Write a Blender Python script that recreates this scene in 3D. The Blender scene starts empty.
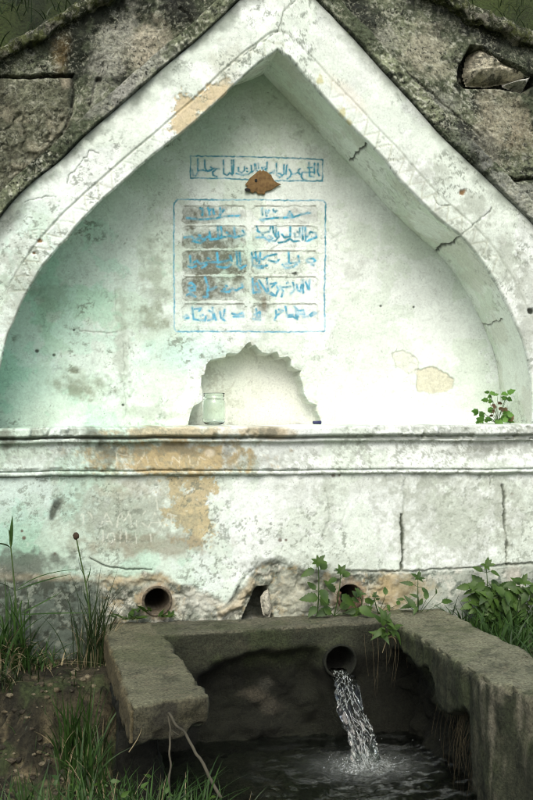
import bpy, math, random
import numpy as np
random.seed(7)
RNG = np.random.default_rng(11)
C = bpy.context.scene.collection
SC = bpy.context.scene
# ------------------------------------------------------------------ camera
TH = math.radians(11.83)          # the camera stands left of the fountain axis and looks a little right
D, ZC, F = 4.5, 1.08, 1000.0      # metres to the facade, eye height, focal length in photo pixels
HX, HY = 266.5, 411.0
cam = bpy.data.cameras.new('camera'); co = bpy.data.objects.new('camera', cam); C.objects.link(co)
cam.sensor_fit = 'VERTICAL'; cam.sensor_height = 24.0; cam.lens = 24.0*F/800.0
cam.shift_y = 11/800; cam.clip_end = 400; cam.clip_start = 0.05
co.location = (0, -D, ZC); co.rotation_euler = (math.pi/2, 0, -TH)
SC.camera = co
# ------------------------------------------------------------------ light
SUN_EL, SUN_AZ = math.radians(47), math.radians(-12)   # azimuth: seen from the wall, to the left of straight out
w = bpy.data.worlds.new('World'); SC.world = w; w.use_nodes = True
nt = w.node_tree
sky = nt.nodes.new('ShaderNodeTexSky'); sky.sky_type = 'NISHITA'; sky.sun_disc = False
sky.sun_elevation = SUN_EL; sky.sun_rotation = math.radians(180+12); sky.dust_density = 4; sky.ozone_density = 0.6
nt.links.new(sky.outputs[0], nt.nodes['Background'].inputs[0]); nt.nodes['Background'].inputs[1].default_value = 0.105
sl = bpy.data.lights.new('sun', 'SUN'); sl.energy = 1.35; sl.angle = math.radians(38); sl.color = (1.0, 1.0, 0.95)
so = bpy.data.objects.new('sun', sl); C.objects.link(so)
from mathutils import Vector, Matrix
sdir = Vector((math.sin(SUN_AZ)*math.cos(SUN_EL), -math.cos(SUN_AZ)*math.cos(SUN_EL), math.sin(SUN_EL)))
so.rotation_euler = sdir.to_track_quat('Z', 'Y').to_euler(); so.location = (-3, -6, 8)
SC.cycles.filter_width = 1.05
SC.view_settings.view_transform = 'Standard'; SC.view_settings.look = 'None'
SC.view_settings.exposure = 0.8; SC.view_settings.gamma = 1.0; SC.view_settings.use_curve_mapping = False
# ------------------------------------------------------------------ pixel <-> world (for laying out the plan from measurements)
cT, sT = math.cos(TH), math.sin(TH)
def to_px(X, Y, Z):
    fw = X*sT+(Y+D)*cT; rt = X*cT-(Y+D)*sT
    return HX+F*rt/fw, HY-F*(Z-ZC)/fw
def on_y(px, py, y):
    px = np.asarray(px, float); py = np.asarray(py, float)
    u = (px-HX)/F; t = (D+y)/(cT-u*sT)
    return t*(sT+u*cT), ZC+t*(HY-py)/F
def on_z(px, py, z):
    u = (px-HX)/F; t = (ZC-z)*F/(py-HY)
    return t*(sT+u*cT), t*(cT-u*sT)-D
# ------------------------------------------------------------------ noise
T2 = RNG.random((256, 256)); T3 = RNG.random((64, 64, 64))
def sm(t): return t*t*t*(t*(t*6-15)+10)
def n2(x, y):
    xi = np.floor(x).astype(int); yi = np.floor(y).astype(int)
    fx = sm(x-xi); fy = sm(y-yi); x0 = xi & 255; x1 = (xi+1) & 255; y0 = yi & 255; y1 = (yi+1) & 255
    return (T2[x0, y0]*(1-fx)+T2[x1, y0]*fx)*(1-fy)+(T2[x0, y1]*(1-fx)+T2[x1, y1]*fx)*fy
def f2(x, y, s, o=4, g=0.5, seed=0):
    x = np.asarray(x, float)*s+seed*17.31; y = np.asarray(y, float)*s+seed*5.77; a, r, tot = 1.0, 0.0, 0.0
    for k in range(o):
        r = r+a*n2(x, y); tot += a; a *= g; x, y = x*1.62*1.2-y*0.55+3.1, y*1.62*1.2+x*0.55+7.7
    return r/tot
def n3(x, y, z):
    xi, yi, zi = (np.floor(v).astype(int) for v in (x, y, z))
    fx, fy, fz = sm(x-xi), sm(y-yi), sm(z-zi); r = 0
    for a in (0, 1):
        for b in (0, 1):
            for c in (0, 1):
                r = r+T3[(xi+a) & 63, (yi+b) & 63, (zi+c) & 63]*(fx if a else 1-fx)*(fy if b else 1-fy)*(fz if c else 1-fz)
    return r
def f3(p, s, o=4, g=0.5, seed=0):
    x, y, z = p[..., 0]*s+seed*3.3, p[..., 1]*s+seed*7.1, p[..., 2]*s+seed*1.9; a, r, tot = 1.0, 0.0, 0.0
    for k in range(o):
        r = r+a*n3(x, y, z); tot += a; a *= g; x, y, z = x*2.03+1.7, y*2.03+4.1, z*2.03+9.2
    return r/tot
def ss(a, b, x):
    t = np.clip((x-a)/(b-a), 0, 1); return t*t*(3-2*t)
def L(r, g, b):   # sRGB 0..255 to linear
    return np.array([((v/255+0.055)/1.055)**2.4 if v > 10 else v/255/12.92 for v in (r, g, b)])
def mix(c, d, m):
    return c*(1-m[..., None])+np.asarray(d)*m[..., None]
# ------------------------------------------------------------------ masks in plan pixels
def dline(px, py, pts, reach=30):
    pts = np.asarray(pts, float); d = np.full(px.shape, 1e3)
    bb = (px > pts[:, 0].min()-reach) & (px < pts[:, 0].max()+reach) & (py > pts[:, 1].min()-reach) & (py < pts[:, 1].max()+reach)
    if not bb.any(): return d
    x, y = px[bb], py[bb]; dd = np.full(x.shape, 1e3)
    for (ax, ay), (bx, by) in zip(pts[:-1], pts[1:]):
        vx, vy = bx-ax, by-ay; l = vx*vx+vy*vy+1e-9
        t = np.clip(((x-ax)*vx+(y-ay)*vy)/l, 0, 1)
        dd = np.minimum(dd, np.hypot(x-ax-t*vx, y-ay-t*vy))
    d[bb] = dd; return d
def dpoly(px, py, pts, reach=40):   # signed: negative inside
    pts = [tuple(p) for p in pts]; d = dline(px, py, pts+[pts[0]], reach); ins = np.zeros(px.shape, bool)
    n = len(pts)
    for i in range(n):
        (ax, ay), (bx, by) = pts[i], pts[(i+1) % n]
        if ay == by: continue
        ins ^= ((ay > py) != (by > py)) & (px < (bx-ax)*(py-ay)/(by-ay)+ax)
    return np.where(ins, -d, d)
def blob(px, py, cx, cy, rx, ry, soft=0.5, rot=0, nz=None, amp=0.6):
    c, s = math.cos(rot), math.sin(rot); x, y = px-cx, py-cy
    r = np.hypot((x*c+y*s)/rx, (-x*s+y*c)/ry)
    if nz is not None: r = r+(nz-0.5)*2*amp
    return 1-ss(1-soft, 1+soft, r)
# ------------------------------------------------------------------ materials
def new_mat(name):
    m = bpy.data.materials.new(name); m.use_nodes = True
    return m, m.node_tree, m.node_tree.nodes['Principled BSDF']
def stone_mat(name, spk=(0.72, 1.12), s1=90, s2=320, bump=0.35, dist=0.004, rough=0.9, spec=0.25, grime=0.0, craze=0.0, pale=0.0):
    m, t, b = new_mat(name); N = t.nodes.new; K = t.links.new
    at = N('ShaderNodeAttribute'); at.attribute_name = 'Col'
    tc = N('ShaderNodeTexCoord')
    def noise(sc, det=8, ro=0.7, dis=0.0):
        a = N('ShaderNodeTexNoise'); a.inputs['Scale'].default_value = sc; a.inputs['Detail'].default_value = det; a.inputs['Roughness'].default_value = ro; a.inputs['Distortion'].default_value = dis
        K(tc.outputs['Object'], a.inputs['Vector']); return a.outputs[0]
    def rng(x, a, b_, c, d):
        r = N('ShaderNodeMapRange'); r.inputs['From Min'].default_value = a; r.inputs['From Max'].default_value = b_; r.inputs['To Min'].default_value = c; r.inputs['To Max'].default_value = d; K(x, r.inputs[0]); return r.outputs[0]
    def op(o, x, y):
        q = N('ShaderNodeMath'); q.operation = o
        for k, v in enumerate((x, y)):
            if isinstance(v, (int, float)): q.inputs[k].default_value = v
            else: K(v, q.inputs[k])
        return q.outputs[0]
    a = noise(s1); c = noise(s2, 5, 0.6); f = rng(a, 0.32, 0.62, spk[0], spk[1]); h = op('MULTIPLY_ADD', c, 0.5)
    K(a, h.node.inputs[2])
    if grime:      # small dark pits and scuffs, thick in some places and absent in others
        g = rng(noise(55, 12, 0.78, 0.6), 0.575, 0.66, 0, 1); dn = rng(noise(5, 4, 0.6), 0.42, 0.60, 0.0, 1); g = op('MULTIPLY', g, dn); g2 = op('MULTIPLY', rng(noise(130, 10, 0.75, 0.3), 0.56, 0.64, 0, 0.75), rng(noise(3.3, 5, 0.65), 0.44, 0.60, 0.06, 1)); g = op('MAXIMUM', g, g2)
        g3 = op('MULTIPLY', rng(noise(17, 10, 0.72, 1.2), 0.54, 0.62, 0, 0.32), rng(noise(2.6, 4, 0.6), 0.45, 0.58, 0, 1)); g = op('MAXIMUM', g, g3)
        p = rng(noise(150, 3, 0.5), 0.70, 0.75, 0, 1); g = op('MAXIMUM', g, p)
        f = op('MULTIPLY', f, rng(g, 0, 1, 1.0, 1-grime)); h = op('MULTIPLY_ADD', g, -0.35); K(op('MULTIPLY_ADD', c, 0.5), h.node.inputs[2]); K(a, h.node.inputs[2].links[0].from_node.inputs[2])
    if craze:      # hairline crazing
        v = N('ShaderNodeTexVoronoi'); v.feature = 'DISTANCE_TO_EDGE'; v.inputs['Scale'].default_value = 9
        mx = N('ShaderNodeVectorMath'); mx.operation = 'ADD'; n_ = N('ShaderNodeTexNoise'); n_.inputs['Scale'].default_value = 6; n_.inputs['Detail'].default_value = 6; n_.inputs['Roughness'].default_value = 0.7
        K(tc.outputs['Object'], n_.inputs['Vector']); sc = N('ShaderNodeVectorMath'); sc.operation = 'SCALE'; sc.inputs['Scale'].default_value = 0.25; K(n_.outputs['Color'], sc.inputs[0]); K(tc.outputs['Object'], mx.inputs[0]); K(sc.outputs[0], mx.inputs[1]); K(mx.outputs[0], v.inputs['Vector'])
        ln = op('MULTIPLY', rng(v.outputs['Distance'], 0.0, 0.012, 1, 0), rng(noise(4, 4, 0.6), 0.5, 0.62, 0, 1)); f = op('MULTIPLY', f, rng(ln, 0, 1, 1.0, 1-craze))
    mu = N('ShaderNodeVectorMath'); mu.operation = 'SCALE'; K(at.outputs['Color'], mu.inputs[0]); K(f, mu.inputs['Scale']); colr = mu.outputs[0]
    if pale:       # pale crustose lichen
        mk = op('MULTIPLY', rng(noise(60, 12, 0.78, 0.4), 0.525, 0.575, 0, 1), rng(noise(7, 4, 0.6), 0.42, 0.58, 0.05, 1)); mk = op('MULTIPLY', mk, pale)
        mm = N('ShaderNodeMix'); mm.data_type = 'RGBA'; K(mk, mm.inputs[0]); K(colr, mm.inputs[6]); mm.inputs[7].default_value = (0.42, 0.43, 0.33, 1); colr = mm.outputs[2]
        mk = op('MULTIPLY', rng(noise(48, 12, 0.8, 0.4), 0.53, 0.58, 0, 1), rng(noise(5.5, 4, 0.6), 0.40, 0.56, 0.25, 1))
        mm = N('ShaderNodeMix'); mm.data_type = 'RGBA'; K(mk, mm.inputs[0]); K(colr, mm.inputs[6]); mm.inputs[7].default_value = (0.016, 0.019, 0.014, 1); colr = mm.outputs[2]
    K(colr, b.inputs['Base Color'])
    bp = N('ShaderNodeBump'); bp.inputs['Strength'].default_value = bump; bp.inputs['Distance'].default_value = dist
    K(h, bp.inputs['Height']); K(bp.outputs[0], b.inputs['Normal'])
    b.inputs['Roughness'].default_value = rough; b.inputs['Specular IOR Level'].default_value = spec
    return m
M_PLASTER = stone_mat('limewash_plaster', spk=(0.84, 1.05), bump=0.38, grime=0.6, craze=0.35)
M_STONE = stone_mat('weathered_stone', spk=(0.45, 1.35), s1=85, s2=240, bump=1.0, dist=0.012, pale=0.9)
M_CONC = stone_mat('mossy_concrete', spk=(0.42, 1.5), s1=95, s2=260, bump=1.0, dist=0.014, spec=0.3, grime=0.55)
M_EARTH = stone_mat('damp_earth', spk=(0.35, 1.6), s1=60, s2=170, bump=1.0, dist=0.016)
def leaf_mat(name, c1, c2, rough=0.5, trans=0.25):
    m, t, b = new_mat(name); N = t.nodes.new; K = t.links.new
    tc = N('ShaderNodeTexCoord'); a = N('ShaderNodeTexNoise'); a.inputs['Scale'].default_value = 14; a.inputs['Detail'].default_value = 5
    K(tc.outputs['Object'], a.inputs['Vector'])
    r = N('ShaderNodeValToRGB'); r.color_ramp.elements[0].position = 0.35; r.color_ramp.elements[1].position = 0.65
    r.color_ramp.elements[0].color = (*c1, 1); r.color_ramp.elements[1].color = (*c2, 1)
    K(a.outputs[0], r.inputs[0]); K(r.outputs[0], b.inputs['Base Color']); b.inputs['Roughness'].default_value = rough
    b.inputs['Specular IOR Level'].default_value = 0.3
    if trans:
        tr = N('ShaderNodeBsdfTranslucent'); K(r.outputs[0], tr.inputs[0]); mx = N('ShaderNodeMixShader'); mx.inputs[0].default_value = trans
        K(b.outputs[0], mx.inputs[1]); K(tr.outputs[0], mx.inputs[2]); K(mx.outputs[0], t.nodes['Material Output'].inputs[0])
    return m
M_LEAF = leaf_mat('nettle_leaf', (0.022, 0.052, 0.010), (0.062, 0.120, 0.020))
M_LEAF2 = leaf_mat('young_leaf', (0.05, 0.13, 0.02), (0.11, 0.24, 0.04))
M_RED = leaf_mat('reddish_leaf', (0.10, 0.06, 0.04), (0.16, 0.12, 0.05))
M_GRASS = leaf_mat('grass_blade', (0.016, 0.04, 0.009), (0.042, 0.095, 0.018))
M_GRASSD = leaf_mat('dark_grass', (0.012, 0.026, 0.008), (0.03, 0.05, 0.014))
M_DRY = leaf_mat('dry_straw', (0.16, 0.13, 0.07), (0.3, 0.26, 0.15), rough=0.8, trans=0.1)
M_ROOT = leaf_mat('root_fibre', (0.035, 0.03, 0.016), (0.09, 0.075, 0.04), rough=0.9, trans=0)
M_STEM = leaf_mat('green_stem', (0.03, 0.06, 0.015), (0.06, 0.1, 0.03), trans=0)
M_BUD = leaf_mat('brown_bud', (0.03, 0.02, 0.012), (0.07, 0.05, 0.03), rough=0.9, trans=0)
M_TWIG = leaf_mat('dead_wood', (0.035, 0.034, 0.024), (0.10, 0.092, 0.065), rough=0.9, trans=0)
# ------------------------------------------------------------------ mesh helpers
def mesh_obj(name, V, Fc, mat, parent=None, Col=None, smooth=True):
    V = np.asarray(V, np.float32); Fc = np.asarray(Fc, np.int32)
    k = Fc.shape[1]; me = bpy.data.meshes.new(name)
    me.vertices.add(len(V)); me.vertices.foreach_set('co', V.ravel())
    me.loops.add(Fc.size); me.loops.foreach_set('vertex_index', Fc.ravel())
    me.polygons.add(len(Fc)); me.polygons.foreach_set('loop_start', np.arange(0, Fc.size, k, dtype=np.int32))
    try: me.polygons.foreach_set('loop_total', np.full(len(Fc), k, np.int32))
    except Exception: pass
    me.update(calc_edges=True)
    if smooth: me.polygons.foreach_set('use_smooth', np.ones(len(Fc), bool))
    if Col is not None:
        a = me.attributes.new('Col', 'FLOAT_COLOR', 'POINT'); cc = np.ones((len(V), 4), np.float32)
        cc[:, :3] = np.clip(Col, 0.004, 0.92); a.data.foreach_set('color', cc.ravel())
    me.materials.append(mat); me.validate()
    o = bpy.data.objects.new(name, me); C.objects.link(o)
    if parent is not None: o.parent = parent
    return o
def grid_faces(n, m, keep=None):
    i = np.arange(n*m).reshape(n, m)
    f = np.stack([i[:-1, :-1], i[1:, :-1], i[1:, 1:], i[:-1, 1:]], -1)
    if keep is not None: f = f[keep]
    return f.reshape(-1, 4)
def grid_obj(name, P, mat, parent=None, Col=None, keep=None):
    n, m = P.shape[:2]
    return mesh_obj(name, P.reshape(-1, 3), grid_faces(n, m, keep), mat, parent, None if Col is None else Col.reshape(-1, 3))
def tag(o, label, cat, group=None, kind=None):
    if label: o['label'] = label
    if cat: o['category'] = cat
    if group: o['group'] = group
    if kind: o['kind'] = kind
    return o
def empty(name, loc, label, cat, group=None):
    o = bpy.data.objects.new(name, None); C.objects.link(o); o.location = loc; o.empty_display_size = 0.1
    bpy.context.view_layer.update()
    return tag(o, label, cat, group)
def resample(pts, step):
    pts = np.asarray(pts, float); d = np.r_[0, np.cumsum(np.hypot(*np.diff(pts, axis=0).T))]
    n = max(2, int(d[-1]/step)); t = np.linspace(0, d[-1], n)
    return np.stack([np.interp(t, d, pts[:, k]) for k in range(pts.shape[1])], 1)
def smooth1(a, k):
    if k < 2: return a
    ker = np.hanning(k+2)[1:-1]; ker /= ker.sum(); p = k//2
    return np.stack([np.convolve(np.pad(a[:, j], (p, k-1-p), mode='reflect', reflect_type='odd'), ker, 'valid') for j in range(a.shape[1])], 1)

# ================================================================== FOUNTAIN WALL
FW = empty('fountain_wall', (0.6, 0, 0), 'whitewashed stone fountain wall with a pointed arch recess and weathered grey gable', 'fountain')
def wp(name, *a, **k):
    o = a and None
    return None
def part(o):
    o.parent = FW; o.matrix_parent_inverse = Matrix.Translation((-0.6, 0, 0)); return o
RD = 0.36     # depth of the arch recess
WHITE = np.array([0.765, 0.83, 0.785]); MINT = np.array([0.545, 0.69, 0.61]); PALE = np.array([0.67, 0.77, 0.705])
OCHRE = np.array([0.50, 0.36, 0.17]); TAN = np.array([0.48, 0.42, 0.29]); GREY = np.array([0.20, 0.22, 0.18]); DARK = np.array([0.035, 0.042, 0.032])
def plaster_base(px, py, X, Z):
    s = ss(-40, 330, px+(f2(X, Z, 2.2, 4, seed=3)-0.5)*260)
    c = mix(np.broadcast_to(MINT, px.shape+(3,)), PALE, ss(0.0, 0.55, s)); c = mix(c, WHITE, ss(0.45, 1, s))
    c = c*(0.88+0.24*f2(X, Z, 9, 5, 0.6, seed=5))[..., None]
    # worn-through coats: slightly different tones with crisp borders
    c = mix(c, c*np.array([0.90, 0.93, 0.88]), ss(0.52, 0.55, f2(X, Z, 5, 6, 0.6, seed=8)))
    c = mix(c, c*np.array([0.80, 0.97, 0.90]), ss(0.56, 0.62, f2(X, Z, 6.3, 5, 0.6, seed=9))*(1-s)*0.9)
    return c
def specks(X, Z, s, lo, hi, seed):
    return ss(lo, hi, f2(X, Z, s, 3, 0.55, seed=seed))
# ---- arch curves (photo pixels on the facade plane)
inner = [(-6, 432), (-4.5, 400), (0, 370), (7, 333), (15, 321), (22, 301), (32, 284), (42, 265), (49, 259), (60, 245), (69, 240), (75, 226), (91, 211), (103, 198), (118.5, 186), (132, 175), (135, 169.5), (146, 161.5), (150, 156.5), (172, 141), (183, 133), (200, 117), (226.5, 94), (229, 89), (243, 77), (260, 60.5), (267, 57), (278.5, 49), (284, 55), (288.6, 56.5), (301, 71.5), (321, 94), (339, 114), (356, 130.5), (368.5, 142.5), (385, 160), (400, 180.5), (415, 195.5), (437.5, 218), (461, 236), (475, 252), (485, 265.5), (497.5, 286), (510, 311), (522, 338.5), (529, 362), (532, 384), (533.5, 432)]
ideal = [(-6, 432), (-4.5, 400), (-1, 370), (6, 338), (17, 308), (32, 280), (50, 254), (72, 229), (100, 203), (132, 175), (172, 142), (200, 117), (230, 89), (255, 66), (279, 48), (301, 71.5), (321, 93), (356, 130.5), (385, 161), (415, 195.5), (437.5, 217), (461, 237), (475, 252), (485, 265.5), (497.5, 286), (510, 311), (522, 338.5), (529, 362), (532, 384), (533.5, 432)]
outer = [(-53, 432), (-50, 370), (-43, 310), (-25, 252), (0, 218), (15, 199), (32, 183), (62, 160), (85, 136), (110, 115), (133, 95), (165, 67), (193, 44), (215, 24), (240, 0), (280, -38), (316, 0), (359, 45), (400, 90.5), (440, 135.5), (487.5, 180), (532.5, 224), (558, 258), (578, 310), (588, 370), (592, 432)]
def split_curve(pts, ap, n):
    pts = np.asarray(pts, float); k = int(np.argmin(np.hypot(pts[:, 0]-ap[0], pts[:, 1]-ap[1])))
    out = []
    for seg in (pts[:k+1], pts[k:]):
        r = resample(seg, 0.4); d = np.r_[0, np.cumsum(np.hypot(*np.diff(r, axis=0).T))]; t = np.linspace(0, d[-1], n)
        out.append(np.stack([np.interp(t, d, r[:, j]) for j in (0, 1)], 1))
    return out
NA = 560
ia, ib = split_curve(inner, (278.5, 49), NA); da, db = split_curve(ideal, (279, 48), NA); oa, ob = split_curve(outer, (280, -38), NA)
da, db = smooth1(da, 25), smooth1(db, 25); oa, ob = smooth1(oa, 31), smooth1(ob, 31)
ia = np.where((ia[:, :1] < 279) & (ia[:, :1] > -2), 0.45*ia+0.55*smooth1(ia, 121), ia); INN = np.r_[ia, ib[1:]]; IDE = np.r_[da, db[1:]]; OUT = np.r_[oa, ob[1:]]
# lay both on a common chart so that the face columns follow the arch: match by nearest arc fraction
n = len(INN)
def arch_lines(): return INN, IDE, OUT
# face of the band: rows from outer (0) to inner (1)
NF, NS = 72, 92
wv = np.linspace(0, 1, NF)[None, :, None]
FP = OUT[:, None]*(1-wv)+INN[:, None]*wv
Xf, Zf = on_y(FP[..., 0], FP[..., 1], 0.0)
# distance from the ideal inner edge, in px
def seg_dist(px, py, line): return dline(px, py, line[::6], 80)
dI = seg_dist(FP[..., 0], FP[..., 1], IDE); dN = seg_dist(FP[..., 0], FP[..., 1], INN)
fp, fq = FP[..., 0], FP[..., 1]
nz = f2(Xf, Zf, 7, 5, 0.55, seed=1)
Yf = (f2(Xf, Zf, 5, 4, seed=2)-0.5)*0.016+(f2(Xf, Zf, 40, 3, seed=4)-0.5)*0.003
col = plaster_base(fp+150, fq, Xf, Zf)
col = mix(col, [0.70, 0.76, 0.70], 0.5*ss(0.5, 0.6, f2(Xf, Zf, 4, 5, 0.6, seed=12)))
groove = ss(1.6, 0.3, np.abs(dI-17.5+(nz-0.5)*2)); groove = np.where((fq > 335) & (fp < 60), 0, groove)
gfade = np.where(fp < 279, ss(-10, 40, fp)*ss(0.25, 0.45, f2(Xf, Zf, 3, 3, seed=31)+0.12), 0.55)
Yf += groove*gfade*0.006
col = mix(col, [0.25, 0.28, 0.23], groove*gfade*0.55)
# zigzag scratched between groove and edge
arc = np.r_[0, np.cumsum(np.hypot(*np.diff(IDE, axis=0).T))][:, None]*np.ones((1, NF))
near = dI < 26; arcn = np.zeros(fp.shape); ia_ = np.argwhere(near)
for c0 in range(0, len(ia_), 4000):
    q = ia_[c0:c0+4000]; x_, y_ = fp[q[:, 0], q[:, 1]], fq[q[:, 0], q[:, 1]]
    arcn[q[:, 0], q[:, 1]] = arc[np.argmin((x_[:, None]-IDE[None, :, 0])**2+(y_[:, None]-IDE[None, :, 1])**2, axis=1), 0]
tri = np.abs((arcn/8.5+(f2(Xf, Zf, 6, 3, seed=13)-0.5)*0.8) % 2-1)
zz = ss(1.5, 0.2, np.abs(dI-(2.5+tri*14))*0.55)*near*np.where((fq > 330), 0, 1)*ss(0.3, 0.5, f2(Xf, Zf, 4, 3, seed=14)+0.1)
Yf += zz*0.0022*ss(0.4, 0.6, f2(Xf, Zf, 5, 4, seed=15)); col = mix(col, [0.42, 0.44, 0.33], zz*0.5*ss(0.34, 0.52, f2(Xf, Zf, 7, 4, seed=16)))
# ochre where the limewash has come off
for poly, c in (([(178, 92), (190, 98), (204, 92), (225, 80), (228, 93), (205, 113), (183, 133), (172, 128), (178, 110)], OCHRE*1.15),):
    m = ss(1.5, -1, dpoly(fp, fq, poly)+(nz-0.5)*16+(f2(Xf, Zf, 35, 6, 0.75, seed=11)-0.5)*22); col = mix(col, np.array([0.56, 0.46, 0.27]), m*0.85); Yf += m*0.004
m = blob(fp, fq, 228, 62, 20, 16, 0.5, -0.7, f2(Xf, Zf, 25, 4, seed=6), 1.0); col = mix(col, [0.5, 0.52, 0.43], m*0.5)
for (cx, cy, r) in ((320, 81, 5), (341, 112, 5), (349, 123, 4)):
    col = mix(col, [0.50, 0.48, 0.22], 0.75*blob(fp, fq, cx, cy, r*0.7, r*0.9, 0.5, 0, f2(Xf, Zf, 60, 3, seed=7), 0.9))
m = blob(fp, fq, 343, 90, 26, 7, 0.6, 0.75, nz, 0.5); col = mix(col, [0.70, 0.66, 0.55], m*0.5)
m = ss(0.565, 0.64, f2(Xf, Zf, 45, 6, 0.76, seed=17))*ss(0.42, 0.6, f2(Xf, Zf, 5, 4, seed=18)); col = mix(col, [0.17, 0.2, 0.16], m*0.7)
for cx, cy, rx, ry in ((428, 172, 18, 12), (475, 205, 14, 12), (505, 262, 14, 24), (528, 310, 12, 50), (440, 215, 14, 8), (20, 290, 16, 40), (470, 240, 16, 14)):
    m = blob(fp, fq, cx, cy, rx, ry, 0.6, 0, f2(Xf, Zf, 30, 5, 0.65, seed=19), 1.3); col = mix(col, [0.28, 0.31, 0.25], m*0.55)
# grime that has washed down along the outer edge, under the stone rib
dO = seg_dist(fp, fq, OUT)
m = ss(16, 0, dO+(f2(Xf, Zf, 14, 4, seed=20)-0.5)*26); col = mix(col, [0.16, 0.19, 0.155], m*np.where(fp < 279, 0.75, 0.5))
m = blob(fp, fq, 8, 222, 30, 10, 0.7, -0.85, nz, 0.7); col = mix(col, [0.10, 0.12, 0.10], m*0.8)
cracks = [([(67, 183), (69, 176), (76, 168), (82, 160), (87, 157), (89, 150), (98, 154)], 0.35), ([(25, 203), (36, 199), (47, 195), (56, 197)], 0.15), ([(461, 236), (470, 228), (480, 220), (493, 208)], 0.7),
          ([(266, 38), (274, 33), (279, 30), (283, 18), (287, 7), (300, -6)], 0.4), ([(243, 55), (258, 44), (266, 39)], 0.6), ([(432, 196), (440, 205), (450, 204)], 0.2)]
for pts, wd in cracks:
    d = dline(fp+(f2(Xf, Zf, 30, 3, seed=21)-0.5)*5, fq+(f2(Xf, Zf, 30, 3, seed=22)-0.5)*5, pts); m = ss(wd+0.5, wd*0.3, d)
    col = mix(col, DARK*2.5, m*0.75*ss(0.35, 0.5, f2(Xf, Zf, 16, 3, seed=23)+0.08)); Yf += m*0.005
# scratched letters on the left foot of the band
def scratch(px, py, ox, oy, s, strokes, wd=0.7):
    d = np.full(px.shape, 1e3)
    for st in strokes: d = np.minimum(d, dline(px, py, [(ox+a*s, oy+b*s) for a, b in st], 8))
    return ss(wd+0.45, wd*0.4, d)
HFP = [[(115, 130), (120, 180)], [(140, 122), (142, 172)], [(117, 155), (142, 148)], [(165, 122), (205, 115)], [(172, 120), (176, 180)], [(175, 148), (198, 145)], [(240, 110), (238, 165)], [(240, 112), (272, 120), (270, 140), (240, 142)]]
m = scratch(fp, fq, 10, 215, 0.1313, HFP); col = mix(col, [0.5, 0.55, 0.48], m*0.7); Yf += m*0.003
for cx, cy, r in ((40, 241, 2.2), (34, 253, 1.8), (463, 192, 3), (530, 311, 3.2)):
    m = blob(fp, fq, cx, cy, r, r*0.9, 0.4, 0, f2(Xf, Zf, 60, 2, seed=3), 0.5); col = mix(col, [0.22, 0.14, 0.07] if cx != 530 else DARK, m); Yf += m*0.008
# rounded, chipped arris
edge = ss(2.0, 0, dN); Yf += edge**2*0.014*(0.4+1.3*f2(Xf, Zf, 22, 4, seed=24))
col = mix(col, [0.35, 0.40, 0.33], ss(3.5, 0, dN)*ss(0.45, 0.62, f2(Xf, Zf, 30, 4, seed=25))*np.where(fp < 279, 0.9, 0.25))
# soffit rows
sv = np.linspace(0, 1, NS)
Xi, Zi = Xf[:, -1], Zf[:, -1]; lf_ = (IDE[:, 0] < 279); Xd, Zd = on_y(IDE[:, 0]-9.0*lf_*ss(279, 240, IDE[:, 0]), IDE[:, 1]-8.0*lf_*ss(279, 240, IDE[:, 0]), 0.0)
k = ss(-0.04, 0.08, sv)-ss(-0.04, 0.08, 0)*(1-ss(0, 0.08, sv))[None, :]
Xs = Xi[:, None]*(1-k)+Xd[:, None]*k; Zs = Zi[:, None]*(1-k)+Zd[:, None]*k
Ys = Yf[:, -1:]*(1-sv[None])+sv[None]*(RD+0.03)
jit = (f2(arc[:, :1]*0.01+0*sv[None], sv[None]*0.4+0*arc[:, :1], 9, 4, seed=26)-0.5)*0.012*ss(0, 0.1, sv)[None]
Zs = Zs+jit
sp, sq = to_px(Xs, Ys, Zs)
a2 = arc[:, :1]*0.0045+0*sv[None]; s2 = sv[None]*0.36+0*a2
cs = plaster_base(sp+40, sq, a2+9, s2+5)*np.array([1.05, 1.05, 1.0])
cs = mix(cs, [0.56, 0.57, 0.47], 0.45*ss(0.45, 0.62, f2(a2, s2, 6, 5, 0.6, seed=27)))
m = ss(0.58, 0.66, f2(a2, s2, 45, 6, 0.75, seed=28))*ss(0.5, 0.6, f2(a2, s2, 5, 4, seed=30)); cs = mix(cs, [0.3, 0.33, 0.26], m*0.5)
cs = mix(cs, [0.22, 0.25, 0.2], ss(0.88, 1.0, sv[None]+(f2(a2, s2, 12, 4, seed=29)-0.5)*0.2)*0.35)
for pts, wd in (([(368, 142), (359, 151), (351, 160)], 1.6), ([(461, 236), (452, 243), (441, 246), (435, 252), (428, 258)], 1.8), ([(501, 320), (490, 324), (481, 325), (485, 334), (489, 345), (493, 358), (497, 376)], 0.8)):
    d = dline(sp+(f2(a2, s2, 30, 3, seed=21)-0.5)*5, sq+(f2(a2, s2, 30, 3, seed=22)-0.5)*5, pts); m = ss(wd+0.5, wd*0.3, d)*(sp > 279)
    cs = mix(cs, DARK, m*0.9); Zs = Zs+m*0.008
P = np.concatenate([np.stack([Xf, Yf, Zf], -1), np.stack([Xs, Ys, Zs], -1)[:, 1:]], 1); CC = np.concatenate([col, cs[:, 1:]], 1)
part(grid_obj('arch_band', P, M_PLASTER, None, CC))
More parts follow.
